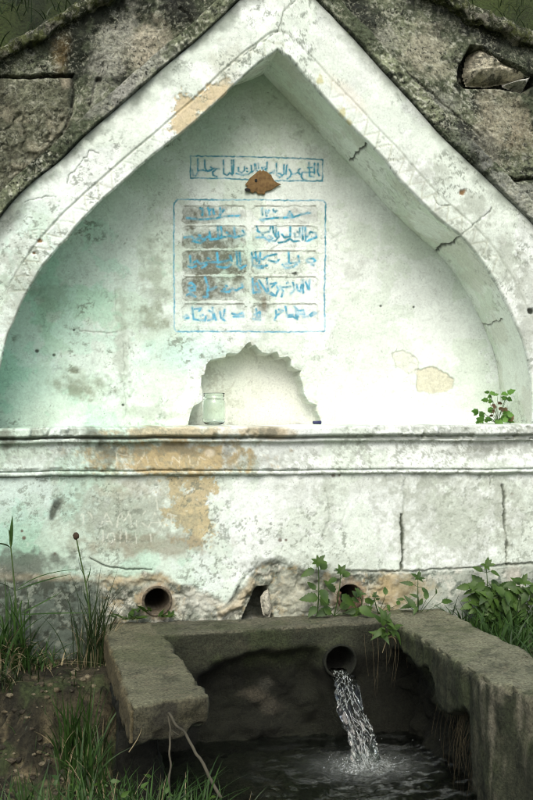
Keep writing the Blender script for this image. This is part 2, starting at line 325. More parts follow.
# ---- stone rib round the band
def offset_curve(c, d):
    t = np.gradient(smooth1(c, 31), axis=0); t /= np.hypot(t[:, 0], t[:, 1])[:, None]+1e-9
    o = c+np.stack([t[:, 1], -t[:, 0]], 1)*d
    return o
oaE = np.r_[oa]; obE = np.r_[ob]
RIBW = 17
r1 = offset_curve(oa, RIBW); r2 = offset_curve(ob, RIBW)
apx = (280, -38-RIBW*1.42)
r1 = r1[r1[:, 0] < 279]; r2 = r2[r2[:, 0] > 281]
r1 = np.r_[r1, [apx]]; r2 = np.r_[[apx], r2]
def rs(c, n):
    d = np.r_[0, np.cumsum(np.hypot(*np.diff(c, axis=0).T))]; t = np.linspace(0, d[-1], n); return np.stack([np.interp(t, d, c[:, j]) for j in (0, 1)], 1)
RIB = np.r_[rs(r1, NA), rs(r2, NA)[1:]]
def stone_col(X, Z, seed=0, dark=0.0):
    a = f2(X, Z, 3.0, 5, 0.6, seed=40+seed); b = f2(X, Z, 18, 5, 0.65, seed=41+seed); e = f2(X, Z, 60, 4, 0.6, seed=42+seed)
    c = mix(np.broadcast_to(np.array([0.072, 0.082, 0.054]), X.shape+(3,)), [0.23, 0.24, 0.17], ss(0.46, 0.62, a*0.6+b*0.4))
    c = mix(c, [0.018, 0.022, 0.015], ss(0.475-dark, 0.575-dark, b*0.5+f2(X, Z, 4.4, 4, 0.6, seed=43+seed)*0.5))
    c = c*np.array([0.95, 1.03, 0.93]); c = mix(c, [0.46, 0.48, 0.39], ss(0.57, 0.68, e)*ss(0.44, 0.56, a)*0.8)
    return c
NR = 26; rv = np.linspace(0, 1, NR)[None, :, None]
RP = OUT[:, None]*(1-rv)+RIB[:, None]*rv
Xr, Zr = on_y(RP[..., 0], RP[..., 1], 0.0); r0 = rv[..., 0]
jag = (f2(arc[:, :1]*0.0045, 0*arc[:, :1], 18, 4, 0.6, seed=44)-0.5)
prof = ss(0.0, 0.10, r0+jag*0.16)*(1-ss(0.90, 1.0, r0+jag*0.2))
Yr = 0.020-0.046*prof+(f2(Xr, Zr, 8, 6, 0.65, seed=45)-0.5)*0.045+(f2(Xr, Zr, 50, 4, 0.65, seed=46)-0.5)*0.016
cr = stone_col(Xr, Zr, 3, -0.05)*1.3
cr = mix(cr, DARK*0.7, ss(0.14, 0.02, r0+0*Xr)*0.9); cr = mix(cr, DARK*0.8, ss(0.9, 0.99, r0+jag*0.1)*0.85)
m = blob(RP[..., 0], RP[..., 1], 132, 80, 40, 14, 0.6, -0.75, f2(Xr, Zr, 12, 4, seed=47), 0.8); cr = mix(cr, [0.46, 0.47, 0.42], m*0.7)
cr = mix(cr, [0.45, 0.47, 0.42], ss(0.5, 0.62, f2(Xr, Zr, 8, 4, seed=49))*ss(430, 520, RP[..., 0])*0.6)
part(grid_obj('stone_rib', np.stack([Xr, Yr, Zr], -1), M_STONE, None, cr))
# ---- grey stone spandrels up to the gable
topL = [(-110, 112), (-60, 85), (0, 51), (15, 42), (35, 32), (57, 19), (75, 8), (90, -1), (150, -38), (280, -118)]
topR = [(280, -118), (350, -60), (440, -9), (467, 7), (500, 22.5), (533, 37.5), (600, 70), (650, 96)]
def spandrel(xa, xb, top, ribpts, seed):
    rp = ribpts[np.argsort(ribpts[:, 0])]
    nx = int(abs(xb-xa)*4.6/5); pxs = np.linspace(xa, xb, nx)
    lo = np.interp(pxs, rp[:, 0], rp[:, 1], left=440, right=440)
    lo = np.where((pxs < rp[0, 0]) | (pxs > rp[-1, 0]), 440, lo)-0.0
    tp = np.asarray(top, float); hi = np.interp(pxs, tp[:, 0], tp[:, 1])
    nz_ = 190; v = np.linspace(0, 1, nz_)[:, None]
    PX = np.broadcast_to(pxs, (nz_, nx)); PY = (lo+2)*(1-v)+(hi)*v
    X, Z = on_y(PX, PY, 0.0)
    b = f2(X, Z, 9, 5, 0.6, seed=50+seed)
    Y = 0.012+(f2(X, Z, 4, 5, 0.55, seed=51+seed)-0.5)*0.045+(b-0.5)*0.03+(f2(X, Z, 45, 4, 0.6, seed=52+seed)-0.5)*0.014
    c = stone_col(X, Z, seed)
    return PX, PY, X, Y, Z, c, b
PX, PY, X, Y, Z, c, b = spandrel(-110, 280, topL, np.r_[rs(r1, NA)], 0)
# left: coursed joint, upright joint, carved-looking eroded block, ochre and pale lichen
jn = (f2(X, Z, 20, 3, seed=53)-0.5)*5
for pts, wd, dp in (([(-110, 76), (0, 76), (40, 76), (72, 75)], 2.2, 0.035), ([(72, 75), (73, 92), (71, 112), (66, 126)], 1.2, 0.012), ([(180, 8), (188, 14), (195, 30)], 1.4, 0.012), ([(104, 62), (96, 80), (90, 105)], 1.0, 0.006)):
    d = dline(PX+jn*0.4, PY+jn, pts); m = ss(wd+1, wd*0.3, d); Y += m*dp; c = mix(c, DARK*0.5, m*0.95)
blk = ss(3, -3, dpoly(PX, PY, [(-110, 78), (70, 78), (70, 125), (30, 165), (-60, 240), (-110, 240)]))
er = np.abs(f2(X, Z, 16, 3, 0.5, seed=54)-0.5)*2; er2 = ss(0.02, 0.16, er)
wlow = blk*ss(95, 125, PY+0*PX+(b-0.5)*30)
Y -= blk*0.018; Y += wlow*(1-er2)*0.010
c = mix(c, [0.16, 0.16, 0.11], blk*0.55); c = mix(c, [0.07, 0.07, 0.05], wlow*(1-er2)*0.6); c = mix(c, [0.34, 0.32, 0.23], wlow*er2*ss(0.5, 0.6, f2(X, Z, 12, 4, seed=55))*0.5)
c = mix(c, [0.17, 0.115, 0.045], blob(PX, PY, 61, 52, 8, 18, 0.7, 0, b, 0.7)*0.7)
c = mix(c, [0.36, 0.33, 0.24], blob(PX, PY, 67, 84, 6, 6, 0.4, 0, b, 0.6)*0.85)
c = mix(c, [0.48, 0.45, 0.34], blob(PX, PY, 148, 48, 22, 22, 0.6, -0.5, f2(X, Z, 22, 5, 0.65, seed=56), 1.0)*0.85)
c = mix(c, [0.42, 0.43, 0.36], blob(PX, PY, 115, 48, 16, 40, 0.6, 0.3, f2(X, Z, 22, 5, 0.65, seed=57), 1.1)*0.7)
c = mix(c, [0.02, 0.022, 0.018], blob(PX, PY, 180, 8, 16, 20, 0.6, -0.4, b, 0.9)*0.85)
c = mix(c, [0.02, 0.024, 0.016], ss(40, 6, dline(PX, PY, topL, 60)+(b-0.5)*22)*0.75)
c = mix(c, [0.018, 0.02, 0.016], blob(PX, PY, 99, 79, 3, 2.5, 0.5)*0.9); Y += blob(PX, PY, 99, 79, 3, 2.5, 0.5)*0.02
part(grid_obj('spandrel', np.stack([X, Y, Z], -1), M_STONE, None, c))
PX, PY, X, Y, Z, c, b = spandrel(280, 650, topR, np.r_[rs(r2, NA)], 9)
jn = (f2(X, Z, 20, 3, seed=58)-0.5)*5
for pts, wd, dp in (([(484, 179), (510, 178), (533, 178), (660, 177)], 1.8, 0.03), ([(400, 67), (425, 88), (445, 105), (462, 118), (480, 136)], 0.9, 0.008)):
    d = dline(PX+jn*0.4, PY+jn*0.7, pts); m = ss(wd+1, wd*0.3, d); Y += m*dp; c = mix(c, DARK*0.5, m*0.95)
hole = dpoly(PX, PY, [(472, 45), (483, 47), (497, 56), (515, 65), (536, 77), (536, 84), (522, 92), (500, 88), (465, 87), (459, 80), (460, 66)])
hm = ss(1.5, -2.5, hole+(b-0.5)*3); Y += hm*0.13; c = mix(c, DARK*0.5, hm)
for cx, cy, rx, ry, col3, k in ((425, 48, 24, 22, (0.44, 0.43, 0.32), 0.8), (500, 120, 22, 26, (0.38, 0.36, 0.26), 0.75), (480, 150, 20, 16, (0.38, 0.38, 0.30), 0.7), (520, 140, 14, 18, (0.28, 0.25, 0.17), 0.6), (380, 40, 18, 14, (0.38, 0.39, 0.32), 0.6), (440, 100, 18, 10, (0.34, 0.36, 0.30), 0.6)):
    c = mix(c, col3, blob(PX, PY, cx, cy, rx, ry, 0.6, 0.4, f2(X, Z, 20, 5, 0.65, seed=59), 1.0)*k)
c = mix(c, [0.028, 0.032, 0.028], blob(PX, PY, 470, 135, 34, 7, 0.7, 0.55, f2(X, Z, 18, 4, seed=60), 0.9)*0.85)
c = mix(c, [0.03, 0.034, 0.03], blob(PX, PY, 365, 20, 22, 12, 0.7, 0.4, f2(X, Z, 18, 4, seed=61), 0.9)*0.8)
c = mix(c, [0.032, 0.036, 0.032], ss(40, 4, dline(PX, PY, topR, 80)+(b-0.5)*24)*0.8)
c = mix(c, [0.34, 0.36, 0.32], ss(181, 186, PY+jn*0.3)*ss(480, 490, PX)*0.6)
part(grid_obj('spandrel', np.stack([X, Y, Z], -1), M_STONE, None, c))
# stone wedged into the hole
def rock(name, pxpoly, y0, depth, colr, mat, seed, res=34):
    pp = np.asarray(pxpoly, float); x0, x1 = pp[:, 0].min(), pp[:, 0].max(); q0, q1 = pp[:, 1].min(), pp[:, 1].max()
    g = np.linspace(-0.05, 1.05, res*2); h = np.linspace(-0.05, 1.05, res*2)
    PX, PY = np.meshgrid(x0+(x1-x0)*g, q0+(q1-q0)*h, indexing='ij'); d = dpoly(PX, PY, pp)
    X, Z = on_y(PX, PY, y0); hgt = np.sqrt(np.clip(-d/((q1-q0)*0.30), 0, 1)); Y = y0-depth*hgt*(0.7+0.6*f2(X, Z, 20, 5, 0.6, seed=seed))
    base = np.broadcast_to(np.asarray(colr), X.shape+(3,)); c = mix(base*(0.7+0.6*f2(X, Z, 28, 5, 0.65, seed=seed+1))[..., None], DARK, ss(0.55, 0.68, f2(X, Z, 24, 5, 0.65, seed=seed+2))*0.8)
    cd = d[:-1, :-1]; keep = cd < 1.5
    return grid_obj(name, np.stack([X, Y, Z], -1), mat, None, c, keep)
part(rock('wedged_stone', [(473, 49), (484, 52), (498, 62), (515, 70), (530, 79), (520, 85), (500, 83), (485, 86), (466, 85), (463, 76), (466, 60)], 0.11, 0.10, (0.56, 0.53, 0.40), M_STONE, 63))
part(rock('wedged_stone', [(503, 86), (515, 82), (526, 80), (523, 86), (519, 93), (513, 90)], 0.09, 0.10, (0.62, 0.62, 0.55), M_STONE, 66, 16))
# ---- mossy coping along the gable
def coping(top, seed):
    t = resample(top, 1.1); X0, Z0 = on_y(t[:, 0], t[:, 1], 0.0)
    prof_ = np.array([(0.03, -0.062), (-0.035, -0.058), (-0.05, -0.03), (-0.045, 0.0), (-0.01, 0.012), (0.15, 0.02), (0.45, 0.02), (0.55, -0.1)])
    pr = resample(prof_, 0.008)
    Y = np.broadcast_to(pr[:, 0], (len(t), len(pr))).copy(); Z = Z0[:, None]+pr[:, 1][None]; X = np.broadcast_to(X0[:, None], Y.shape).copy()
    p = np.stack([X, Y, Z], -1); n_ = f3(p, 12, 5, 0.6, seed); Z = Z+(n_-0.5)*0.07; Y = Y+(f3(p, 16, 4, 0.6, seed+2)-0.5)*0.05
    c = mix(np.broadcast_to(np.array([0.035, 0.042, 0.022]), X.shape+(3,)), [0.085, 0.10, 0.035], ss(0.45, 0.6, f3(p, 30, 4, 0.6, seed+1)))
    c = mix(c, [0.28, 0.27, 0.22], ss(0.60, 0.68, f3(p, 22, 4, 0.6, seed+5))*0.7)
    return part(grid_obj('coping', np.stack([X, Y, Z], -1), M_STONE, None, c))
coping(topL, 1); coping(topR, 6)
# ---- back wall of the recess
STAIN_N = lambda X, Z, s, sd: f2(X, Z, s, 5, 0.65, seed=sd)
niche = [(188, 432), (189, 424), (191, 414), (194, 407), (199, 404), (203, 401), (203.5, 390), (202, 385), (202, 376), (205, 375), (207, 365), (211, 360), (218, 358.5), (226, 358), (227, 354), (230, 353), (238, 354), (240, 352), (244, 348), (247, 344), (250, 342.5), (252, 346), (255, 345), (259, 350), (262, 353), (268, 354), (277, 352), (279, 358), (288, 357), (291, 360), (291, 366), (294, 369), (301, 371), (299, 376), (303, 386), (304, 394), (308, 402), (317, 405.5), (316, 411), (319, 417), (321, 424), (321, 432)]
W_ = 0.1313; S1 = 0.1351; S3 = 0.1501
strokes = []
def add(ox, oy, s, lst):
    for st in lst: strokes.append([(ox+a*s, oy+b*s) for a, b in st])
add(185, 148, S1, [[(95, 80), (93, 180), (80, 206), (60, 205), (55, 165)], [(93, 170), (130, 162), (150, 168), (165, 168)], [(145, 90), (148, 150), (165, 172), (195, 167), (206, 152), (190, 142)], [(180, 165), (215, 152), (255, 155)], [(225, 160), (205, 180), (207, 200), (235, 213)], [(285, 90), (287, 190), (310, 202), (330, 182), (345, 195)], [(345, 90), (350, 205)], [(360, 90), (358, 190)], [(395, 145), (395, 170), (420, 185), (440, 165), (440, 140)], [(380, 190), (420, 200), (470, 195), (490, 175)], [(455, 150), (460, 152)], [(458, 172), (463, 174)], [(490, 130), (495, 180), (520, 160), (515, 120), (530, 150)]])
add(255, 148, S1, [[(5, 120), (8, 160), (25, 175)], [(25, 115), (27, 150)], [(90, 105), (88, 150), (60, 165), (50, 145), (75, 140), (85, 180)], [(105, 190), (130, 180), (145, 165), (140, 187)], [(160, 115), (162, 200), (180, 217), (200, 210), (190, 190), (162, 185)], [(215, 125), (215, 190), (195, 205)], [(235, 125), (230, 192)], [(255, 160), (270, 185), (265, 207), (240, 227)], [(270, 195), (300, 190), (315, 180), (335, 196), (320, 165), (335, 155)], [(350, 180), (343, 210), (355, 230), (378, 236)], [(350, 180), (400, 180), (440, 180)], [(400, 110), (405, 210), (435, 212)], [(393, 146), (425, 146)], [(440, 115), (440, 192)], [(465, 115), (465, 185), (475, 206)]])
n_head = len(strokes)
add(172, 196, S3, [[(100, 145), (180, 156), (290, 150), (350, 136), (450, 130)], [(190, 82), (206, 86), (202, 128)], [(240, 80), (246, 100), (265, 86)], [(246, 100), (250, 125)], [(275, 85), (280, 120)], [(320, 80), (325, 112), (347, 92)], [(325, 110), (322, 128)],
    [(85, 275), (130, 270), (150, 290), (190, 280), (210, 290), (240, 270), (260, 290), (310, 285), (350, 272), (390, 266), (420, 275), (480, 260)], [(305, 205), (310, 280)], [(325, 205), (330, 272)], [(415, 210), (420, 272)], [(470, 230), (486, 258), (450, 266)], [(140, 302), (190, 312), (220, 292)], [(250, 240), (256, 290)], [(365, 245), (372, 250)], [(180, 262), (186, 264)],
    [(120, 400), (125, 455)], [(300, 380), (305, 442)], [(430, 375), (435, 452)], [(450, 378), (455, 452)], [(135, 450), (165, 432), (190, 452), (240, 440), (310, 442), (390, 428)], [(388, 400), (398, 432)], [(240, 415), (250, 420)]])
add(172, 264, S3, [[(110, 15), (130, 22), (160, 15)], [(232, 3), (200, 25)], [(300, 15), (340, 25), (370, 20), (390, 3)], [(430, 3), (460, 32), (490, 10)],
    [(115, 130), (130, 125), (155, 150), (150, 175), (120, 180), (110, 160), (150, 152)], [(125, 205), (155, 217)], [(100, 208), (122, 192), (140, 205)], [(220, 90), (240, 150), (236, 222), (212, 220)], [(235, 182), (270, 166), (292, 154)], [(330, 182), (380, 186), (402, 165), (430, 176), (470, 152), (465, 135)], [(358, 145), (364, 147)], [(345, 168), (352, 165)],
    [(80, 352), (100, 340), (112, 358), (86, 362)], [(135, 290), (145, 368), (220, 377), (226, 350)], [(150, 300), (195, 295), (180, 312)], [(245, 310), (280, 332), (292, 372)], [(270, 292), (276, 365), (240, 376)], [(320, 320), (326, 360), (350, 376)], [(350, 305), (340, 372)], [(400, 330), (440, 342), (470, 325), (476, 350), (410, 352)], [(190, 345), (205, 340)]])
add(248, 196, S3, [[(85, 157), (180, 146), (300, 141), (360, 121), (415, 112)], [(85, 157), (100, 165)], [(95, 80), (97, 127)], [(120, 98), (124, 132)], [(120, 100), (132, 112), (140, 98)], [(170, 90), (176, 104), (192, 98)], [(185, 103), (184, 106)], [(265, 132), (280, 104), (297, 131), (265, 132)],
    [(60, 205), (65, 235), (90, 247), (140, 236), (152, 205)], [(165, 205), (170, 245), (187, 272)], [(185, 205), (186, 262)], [(140, 265), (162, 280), (142, 302)], [(55, 275), (110, 276), (130, 292), (180, 300), (206, 272), (200, 240)], [(225, 255), (242, 276), (280, 271), (282, 208)], [(205, 312), (250, 302), (280, 286), (300, 302), (340, 300)], [(310, 250), (316, 275), (345, 271), (346, 213)], [(365, 210), (366, 292)], [(383, 208), (384, 297)], [(395, 270), (420, 240), (452, 246), (456, 275), (420, 286), (395, 302)], [(95, 258), (100, 260)], [(330, 240), (334, 242)],
    [(25, 380), (31, 452)], [(50, 375), (60, 432)], [(82, 378), (75, 452)], [(35, 410), (100, 422), (130, 400), (190, 388)], [(140, 430), (190, 441), (206, 425)], [(270, 375), (273, 442)], [(335, 400), (342, 440), (250, 452)], [(392, 428), (405, 416), (435, 416), (450, 430), (430, 445), (400, 442), (392, 428)]])
add(248, 264, S3, [[(30, 8), (80, 16), (130, 8)], [(230, 3), (250, 26), (300, 20), (325, 0)], [(60, 22), (100, 26)], [(425, 2), (440, 8)],
    [(30, 100), (35, 192)], [(30, 142), (60, 130), (82, 186), (35, 192)], [(75, 110), (128, 190), (172, 210)], [(128, 98), (136, 190)], [(150, 132), (188, 128), (160, 152)], [(155, 190), (185, 212), (206, 170), (195, 150)], [(215, 150), (235, 182), (224, 216)], [(225, 157), (282, 150)], [(300, 125), (311, 170), (285, 196)], [(325, 140), (331, 176), (350, 182), (356, 140)], [(366, 108), (368, 190)], [(385, 120), (405, 172), (411, 108)], [(260, 128), (268, 126)],
    [(55, 300), (60, 352), (82, 356), (80, 320), (45, 336)], [(35, 365), (82, 372)], [(185, 310), (191, 342), (180, 372)], [(205, 302), (232, 310), (210, 332), (190, 346)], [(250, 285), (265, 352), (300, 350), (330, 366), (336, 310), (312, 285)], [(265, 342), (300, 336)], [(318, 290), (322, 360)], [(340, 312), (370, 310), (376, 335), (345, 332)], [(370, 352), (400, 346)], [(410, 342), (440, 320), (456, 326), (420, 347)]])
box1 = [(190.5, 156), (240, 156.5), (290, 158), (322.5, 159.5), (322.5, 181), (270, 180.5), (225, 178.5), (190.5, 178), (190.5, 156)]
box2 = [(177, 199.5), (230, 200), (250, 199.5), (300, 200.5), (323, 200.5), (325.5, 203), (325.5, 250), (324.5, 290), (325, 331), (290, 332), (240, 331.5), (176, 331.5), (174.5, 328), (173.8, 260), (174, 203), (177, 199.5)]
cells = []
for (a, b_) in ((206, 224), (226, 248.5), (251, 274.5), (277, 301), (304, 324.5)):
    cells.append((182.5, a, 246, b_)); cells.append((252.5, a, 317.5, b_))
def recess_fields(X, Z, fine=False):
    px, py = to_px(X, np.full_like(X, RD), Z)
    nz = f2(X, Z, 7, 5, 0.55, seed=70); n2_ = f2(X, Z, 25, 4, 0.6, seed=71); n3_ = f2(X, Z, 60, 3, 0.6, seed=72)
    Y = (f2(X, Z, 3, 4, seed=73)-0.5)*0.016+(n2_-0.5)*0.003+(n3_-0.5)*0.0018
    # trowel ridges
    Y += (f2(X*0.4+Z, Z*2.2-X, 9, 3, seed=74)-0.5)*0.0035
    c = plaster_base(px, py, X, Z)
    # arch shade painted in with slight grime, high under the point and at left
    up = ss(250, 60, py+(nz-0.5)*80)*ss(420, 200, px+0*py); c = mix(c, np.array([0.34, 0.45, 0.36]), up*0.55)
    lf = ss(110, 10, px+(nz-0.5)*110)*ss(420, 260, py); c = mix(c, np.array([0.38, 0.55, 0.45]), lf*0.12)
    c = mix(c, [0.45, 0.72, 0.66], blob(px, py, 185, 355, 40, 16, 0.7, 0, nz, 0.8)*0.5)
    c = mix(c, [0.36, 0.60, 0.53], blob(px, py, 30, 380, 40, 34, 0.7, 0, nz, 0.9)*0.3)
    for cx, cy, rx, ry, k in ((82, 384, 24, 10, 0.55), (150, 318, 14, 10, 0.6), (155, 280, 12, 30, 0.45), (122, 350, 6, 50, 0.4), (78, 390, 14, 8, 0.5), (50, 300, 14, 18, 0.35), (150, 412, 22, 6, 0.4), (355, 275, 8, 16, 0.25), (262, 330, 22, 5, 0.25), (75, 372, 5, 3, 0.8)):
        m = blob(px, py, cx, cy, rx, ry, 0.7, 0, n2_, 1.3); c = mix(c, [0.22, 0.24, 0.17], m*k)
    m = ss(0.58, 0.66, f2(X, Z, 38, 6, 0.75, seed=79))*ss(0.50, 0.66, f2(X, Z, 5, 5, 0.6, seed=69)); c = mix(c, [0.17, 0.20, 0.15], m*0.7*ss(430, 180, px)); Y += m*0.001
    for cx, cy, r in ((37, 351, 2.0), (54, 355, 1.6), (74, 330, 1.2), (123, 405, 1.4), (381, 306, 1.2), (414, 307, 1.1), (430, 238, 1.2)):
        m = blob(px, py, cx, cy, r, r*0.9, 0.4); c = mix(c, DARK, m*0.9); Y += m*0.006
    jx, jy = px+(n2_-0.5)*4, py+(n2_-0.5)*4
    for pts, wd, k in (([(80, 331.5), (100, 332.5), (118, 332)], 0.5, 0.55), ([(115, 288), (116, 315)], 0.2, 0.3), ([(123, 345), (124, 372)], 0.2, 0.35), ([(125, 385), (126, 415)], 0.2, 0.3), ([(186, 60), (205, 80)], 0.4, 0.2)):
        m = ss(wd+0.7, wd*0.3, dline(jx, jy, pts)); c = mix(c, [0.15, 0.17, 0.13], m*k); Y += m*0.003
    # peeled patches on the right
    for poly, cc, dp in (([(416, 371), (424, 368), (432, 366.5), (441, 370), (454, 379.5), (452, 388), (447, 391), (430, 393), (417.5, 391)], (0.62, 0.60, 0.46), 0.005), ([(392, 353), (402, 350), (412, 354), (418, 362), (416, 372), (406, 372), (395, 366)], (0.70, 0.73, 0.64), 0.003)):
        d = dpoly(px, py, poly)+(n2_-0.5)*5; m = ss(0.8, -0.8, d); c = mix(c, np.array(cc)*(0.9+0.2*n3_)[..., None], m*0.85); Y += m*dp
        c = mix(c, [0.2, 0.2, 0.15], ss(1.2, 0.2, np.abs(d))*0.35)
    # inscription
    dn = (n3_-0.5)
    lineb = ss(1.15, 0.35, np.minimum(dline(px+dn*1.5, py+dn*1.5, box1), dline(px+dn*1.5, py+dn*1.5, box2)))
    cellm = np.zeros(px.shape); cedge = np.zeros(px.shape)
    for (a, b0, a1, b1) in cells:
        ch = 3.0
        d = dpoly(px, py, [(a+ch, b0), (a1-ch, b0), (a1, b0+ch), (a1, b1-ch), (a1-ch, b1), (a+ch, b1), (a, b1-ch), (a, b0+ch)], 12)+dn*2.6+(n2_-0.5)*2.5
        cellm = np.maximum(cellm, ss(0.7, -0.7, d)); cedge = np.maximum(cedge, ss(1.3, 0.2, np.abs(d)))
    Y += cellm*0.003+cedge*0.001*(n2_)
    topd = np.zeros(px.shape)
    for (a, b0, a1, b1) in cells: topd = np.maximum(topd, ss(1.1, 0.2, dline(px+dn*2, py+dn*2, [(a+2, b0), (a1-2, b0)], 4)))
    c = mix(c, [0.13, 0.13, 0.10], topd*ss(0.3, 0.55, f2(X, Z, 14, 3, seed=75))*0.55)
    c = mix(c, [0.34, 0.37, 0.30], cedge*0.22)
    # soot and mould on the panel, heaviest at its left
    so_ = np.maximum.reduce([blob(px, py, 214, 262, 34, 36, 0.8, 0, n2_, 0.9), blob(px, py, 195, 216, 26, 12, 0.8, 0, n2_, 0.9)*0.8, blob(px, py, 208, 290, 36, 14, 0.8, 0, n2_, 0.9)*0.9, blob(px, py, 262, 300, 10, 16, 0.8, 0, n2_, 1.0)*0.7, blob(px, py, 300, 215, 22, 8, 0.8, 0, n2_, 1.0)*0.35, blob(px, py, 206, 245, 38, 10, 0.8, 0, n2_, 1.0)*0.8])
    so_ = so_*(0.25+0.75*cellm)*(0.55+0.9*(n3_-0.2))
    c = mix(c, [0.115, 0.12, 0.085], np.clip(so_*1.2, 0, 1)*0.92)
    c = mix(c, DARK, blob(px, py, 294, 273.5, 4, 2, 0.5, 0, n3_, 0.8)*0.95)
    c = mix(c, [0.16, 0.14, 0.09], blob(px, py, 264, 304, 2.5, 6, 0.5, 0, n3_, 0.8)*0.7)
    BLUE = np.array([0.085, 0.41, 0.60]); BLUED = np.array([0.045, 0.23, 0.30])
    bl = mix(np.broadcast_to(BLUE, px.shape+(3,)), BLUED, ss(0.35, 0.65, n2_))
    bl = mix(bl, [0.16, 0.42, 0.58], ss(235, 330, py+0*px)*0.6)
    bl = mix(bl, BLUED, ss(215, 150, py)*0.75)
    c = c*(1-(lineb*(0.45+0.5*ss(0.3, 0.6, n2_)))[..., None])+bl*(lineb*(0.45+0.5*ss(0.3, 0.6, n2_)))[..., None]
    if fine:
        dm = np.full(px.shape, 1e3)
        for st in strokes[:n_head]: dm = np.minimum(dm, dline(px+dn*0.8, py+dn*0.8, st, 5)+0.12)
        for st in strokes[n_head:]: dm = np.minimum(dm, dline(px+dn*0.9, py+dn*0.9, st, 5)-0.12)
        m = ss(1.45, 0.5, dm)*(0.55+0.45*ss(0.3, 0.6, f2(X, Z, 45, 3, 0.6, seed=77)))
        m = np.maximum(m, 0.25*ss(2.6, 0.8, dm))
        c = c*(1-m[..., None])+bl*m[..., None]
    # the broken niche
    d = dpoly(px, py, niche, 60)
    m = ss(0.5, -0.6, d+(n2_-0.5)*1.2)
    broken = ss(9, 0.5, d+(nz-0.5)*12)*ss(352, 346, np.abs(px-252)*0.25+py*0+340)
    lip = ss(7, 0.5, d+(n2_-0.5)*6)*(1-m)
    Y += lip*0.010*(n2_)
    Yn = 0.14+(f2(X, Z, 6, 3, seed=78)-0.5)*0.01
    # inside, the old plaster is deepest in the middle and shelves to the right foot
    Yn = Yn-0.06*ss(296, 318, px+(nz-0.5)*10)
    cn = np.broadcast_to(np.array([0.66, 0.71, 0.61]), px.shape+(3,))*(0.85+0.3*f2(X, Z, 12, 6, 0.7, seed=68))[..., None]; cn = mix(cn, [0.42, 0.44, 0.34], 0.5*ss(0.56, 0.66, f2(X, Z, 20, 6, 0.72, seed=67)))
    cn = mix(cn, [0.40, 0.42, 0.30], blob(px, py, 309, 408, 8, 3, 0.6, 0, n2_, 0.7)*0.7); cn = mix(cn, [0.72, 0.74, 0.67], ss(225, 290, px))  # tan patch paints in the shade of a small hollow at the right foot
    Y = Y*(1-m)+Yn*m; c = c*(1-m[..., None])+cn*m[..., None]
    rim = m*(1-m)*4; c = mix(c, [0.45, 0.47, 0.40], rim*0.5)
    c = mix(c, [0.50, 0.52, 0.42], lip*ss(0.5, 0.62, n3_)*0.6)
    return px, py, Y+RD, c
def recess_grid(x0, x1, z0, z1, step, fine=False, hole=None, off=0.0, name='recess_wall'):
    xs = np.arange(x0, x1+step*0.5, step); zs = np.arange(z0, z1+step*0.5, step)
    X, Z = np.meshgrid(xs, zs, indexing='ij'); px, py, Y, c = recess_fields(X, Z, fine)
    keep = None
    if hole:
        xc = (X[:-1, :-1]+X[1:, 1:])/2; zc = (Z[:-1, :-1]+Z[1:, 1:])/2
        keep = ~((xc > hole[0]) & (xc < hole[1]) & (zc > hole[2]) & (zc < hole[3]))
    k2 = dpoly(px, py, [tuple(q) for q in OUT[::20]], 60)[:-1, :-1] < 4; k2 |= (py[:-1, :-1] > 380)
    keep = k2 if keep is None else keep & k2
    return part(grid_obj(name, np.stack([X, Y+off, Z], -1), M_PLASTER, None, c, keep))
(xa, za), (xb, zb) = [tuple(float(v) for v in on_y(*q, RD)) for q in ((-25, 440), (560, 55))]
(pa, qa), (pb, qb) = [tuple(float(v) for v in on_y(*q, RD)) for q in ((170, 336), (329, 152))]
st = 0.004; pa = xa+round((pa-xa)/st)*st; pb = xa+round((pb-xa)/st)*st; qa = za+round((qa-za)/st)*st; qb = za+round((qb-za)/st)*st
qc = za+round((float(on_y(250, 433, RD)[1])-za)/st)*st
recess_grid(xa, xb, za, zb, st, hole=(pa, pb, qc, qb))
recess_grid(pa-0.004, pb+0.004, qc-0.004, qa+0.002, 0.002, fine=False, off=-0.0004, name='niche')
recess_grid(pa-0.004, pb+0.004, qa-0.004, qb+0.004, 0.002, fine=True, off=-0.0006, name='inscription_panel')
# ---- cornice under the arch
def row(pl, pr, y): return (pl, pr, y)
prof = [(426.8, 423.0, RD+0.10), (427.5, 423.8, 0.15), (428.6, 424.6, -0.068), (429.6, 425.6, -0.078), (436.2, 433.0, -0.078), (437.6, 434.6, -0.066), (438.2, 435.4, -0.040), (439.2, 436.4, -0.046), (440.5, 437.4, -0.056), (443.2, 439.8, -0.054), (444.6, 441.0, -0.034), (447, 444, -0.028), (458, 455, -0.026), (469, 466.4, -0.030), (471.2, 468.2, -0.028), (471.8, 468.8, -0.016), (472.6, 469.6, -0.024), (474.0, 470.6, -0.027), (476.0, 472.2, -0.025), (477.2, 473.2, -0.006), (480, 476, 0.012)]
pr = np.asarray(prof); dd = np.r_[0, np.cumsum(np.hypot(np.diff(pr[:, 0]), np.diff(pr[:, 2])*220))]; tt = np.linspace(0, dd[-1], 170)
PL, PRr, PYY = (np.interp(tt, dd, pr[:, k]) for k in range(3))
xs = np.linspace(-90, 650, 640); a = (xs+0)/533.0
QY = PL[None]*(1-a[:, None])+PRr[None]*a[:, None]; QX = np.broadcast_to(xs[:, None], QY.shape); YY = np.broadcast_to(PYY[None], QY.shape).copy()
X0, _ = on_y(QX[:, 60], QY[:, 60], 0.0)     # keep the section square to the wall
u = (QX-HX)/F; tfr = (D+YY)/(cT-u*sT); Zc_ = ZC+tfr*(HY-QY)/F
Xc = np.broadcast_to(X0[:, None], QY.shape)
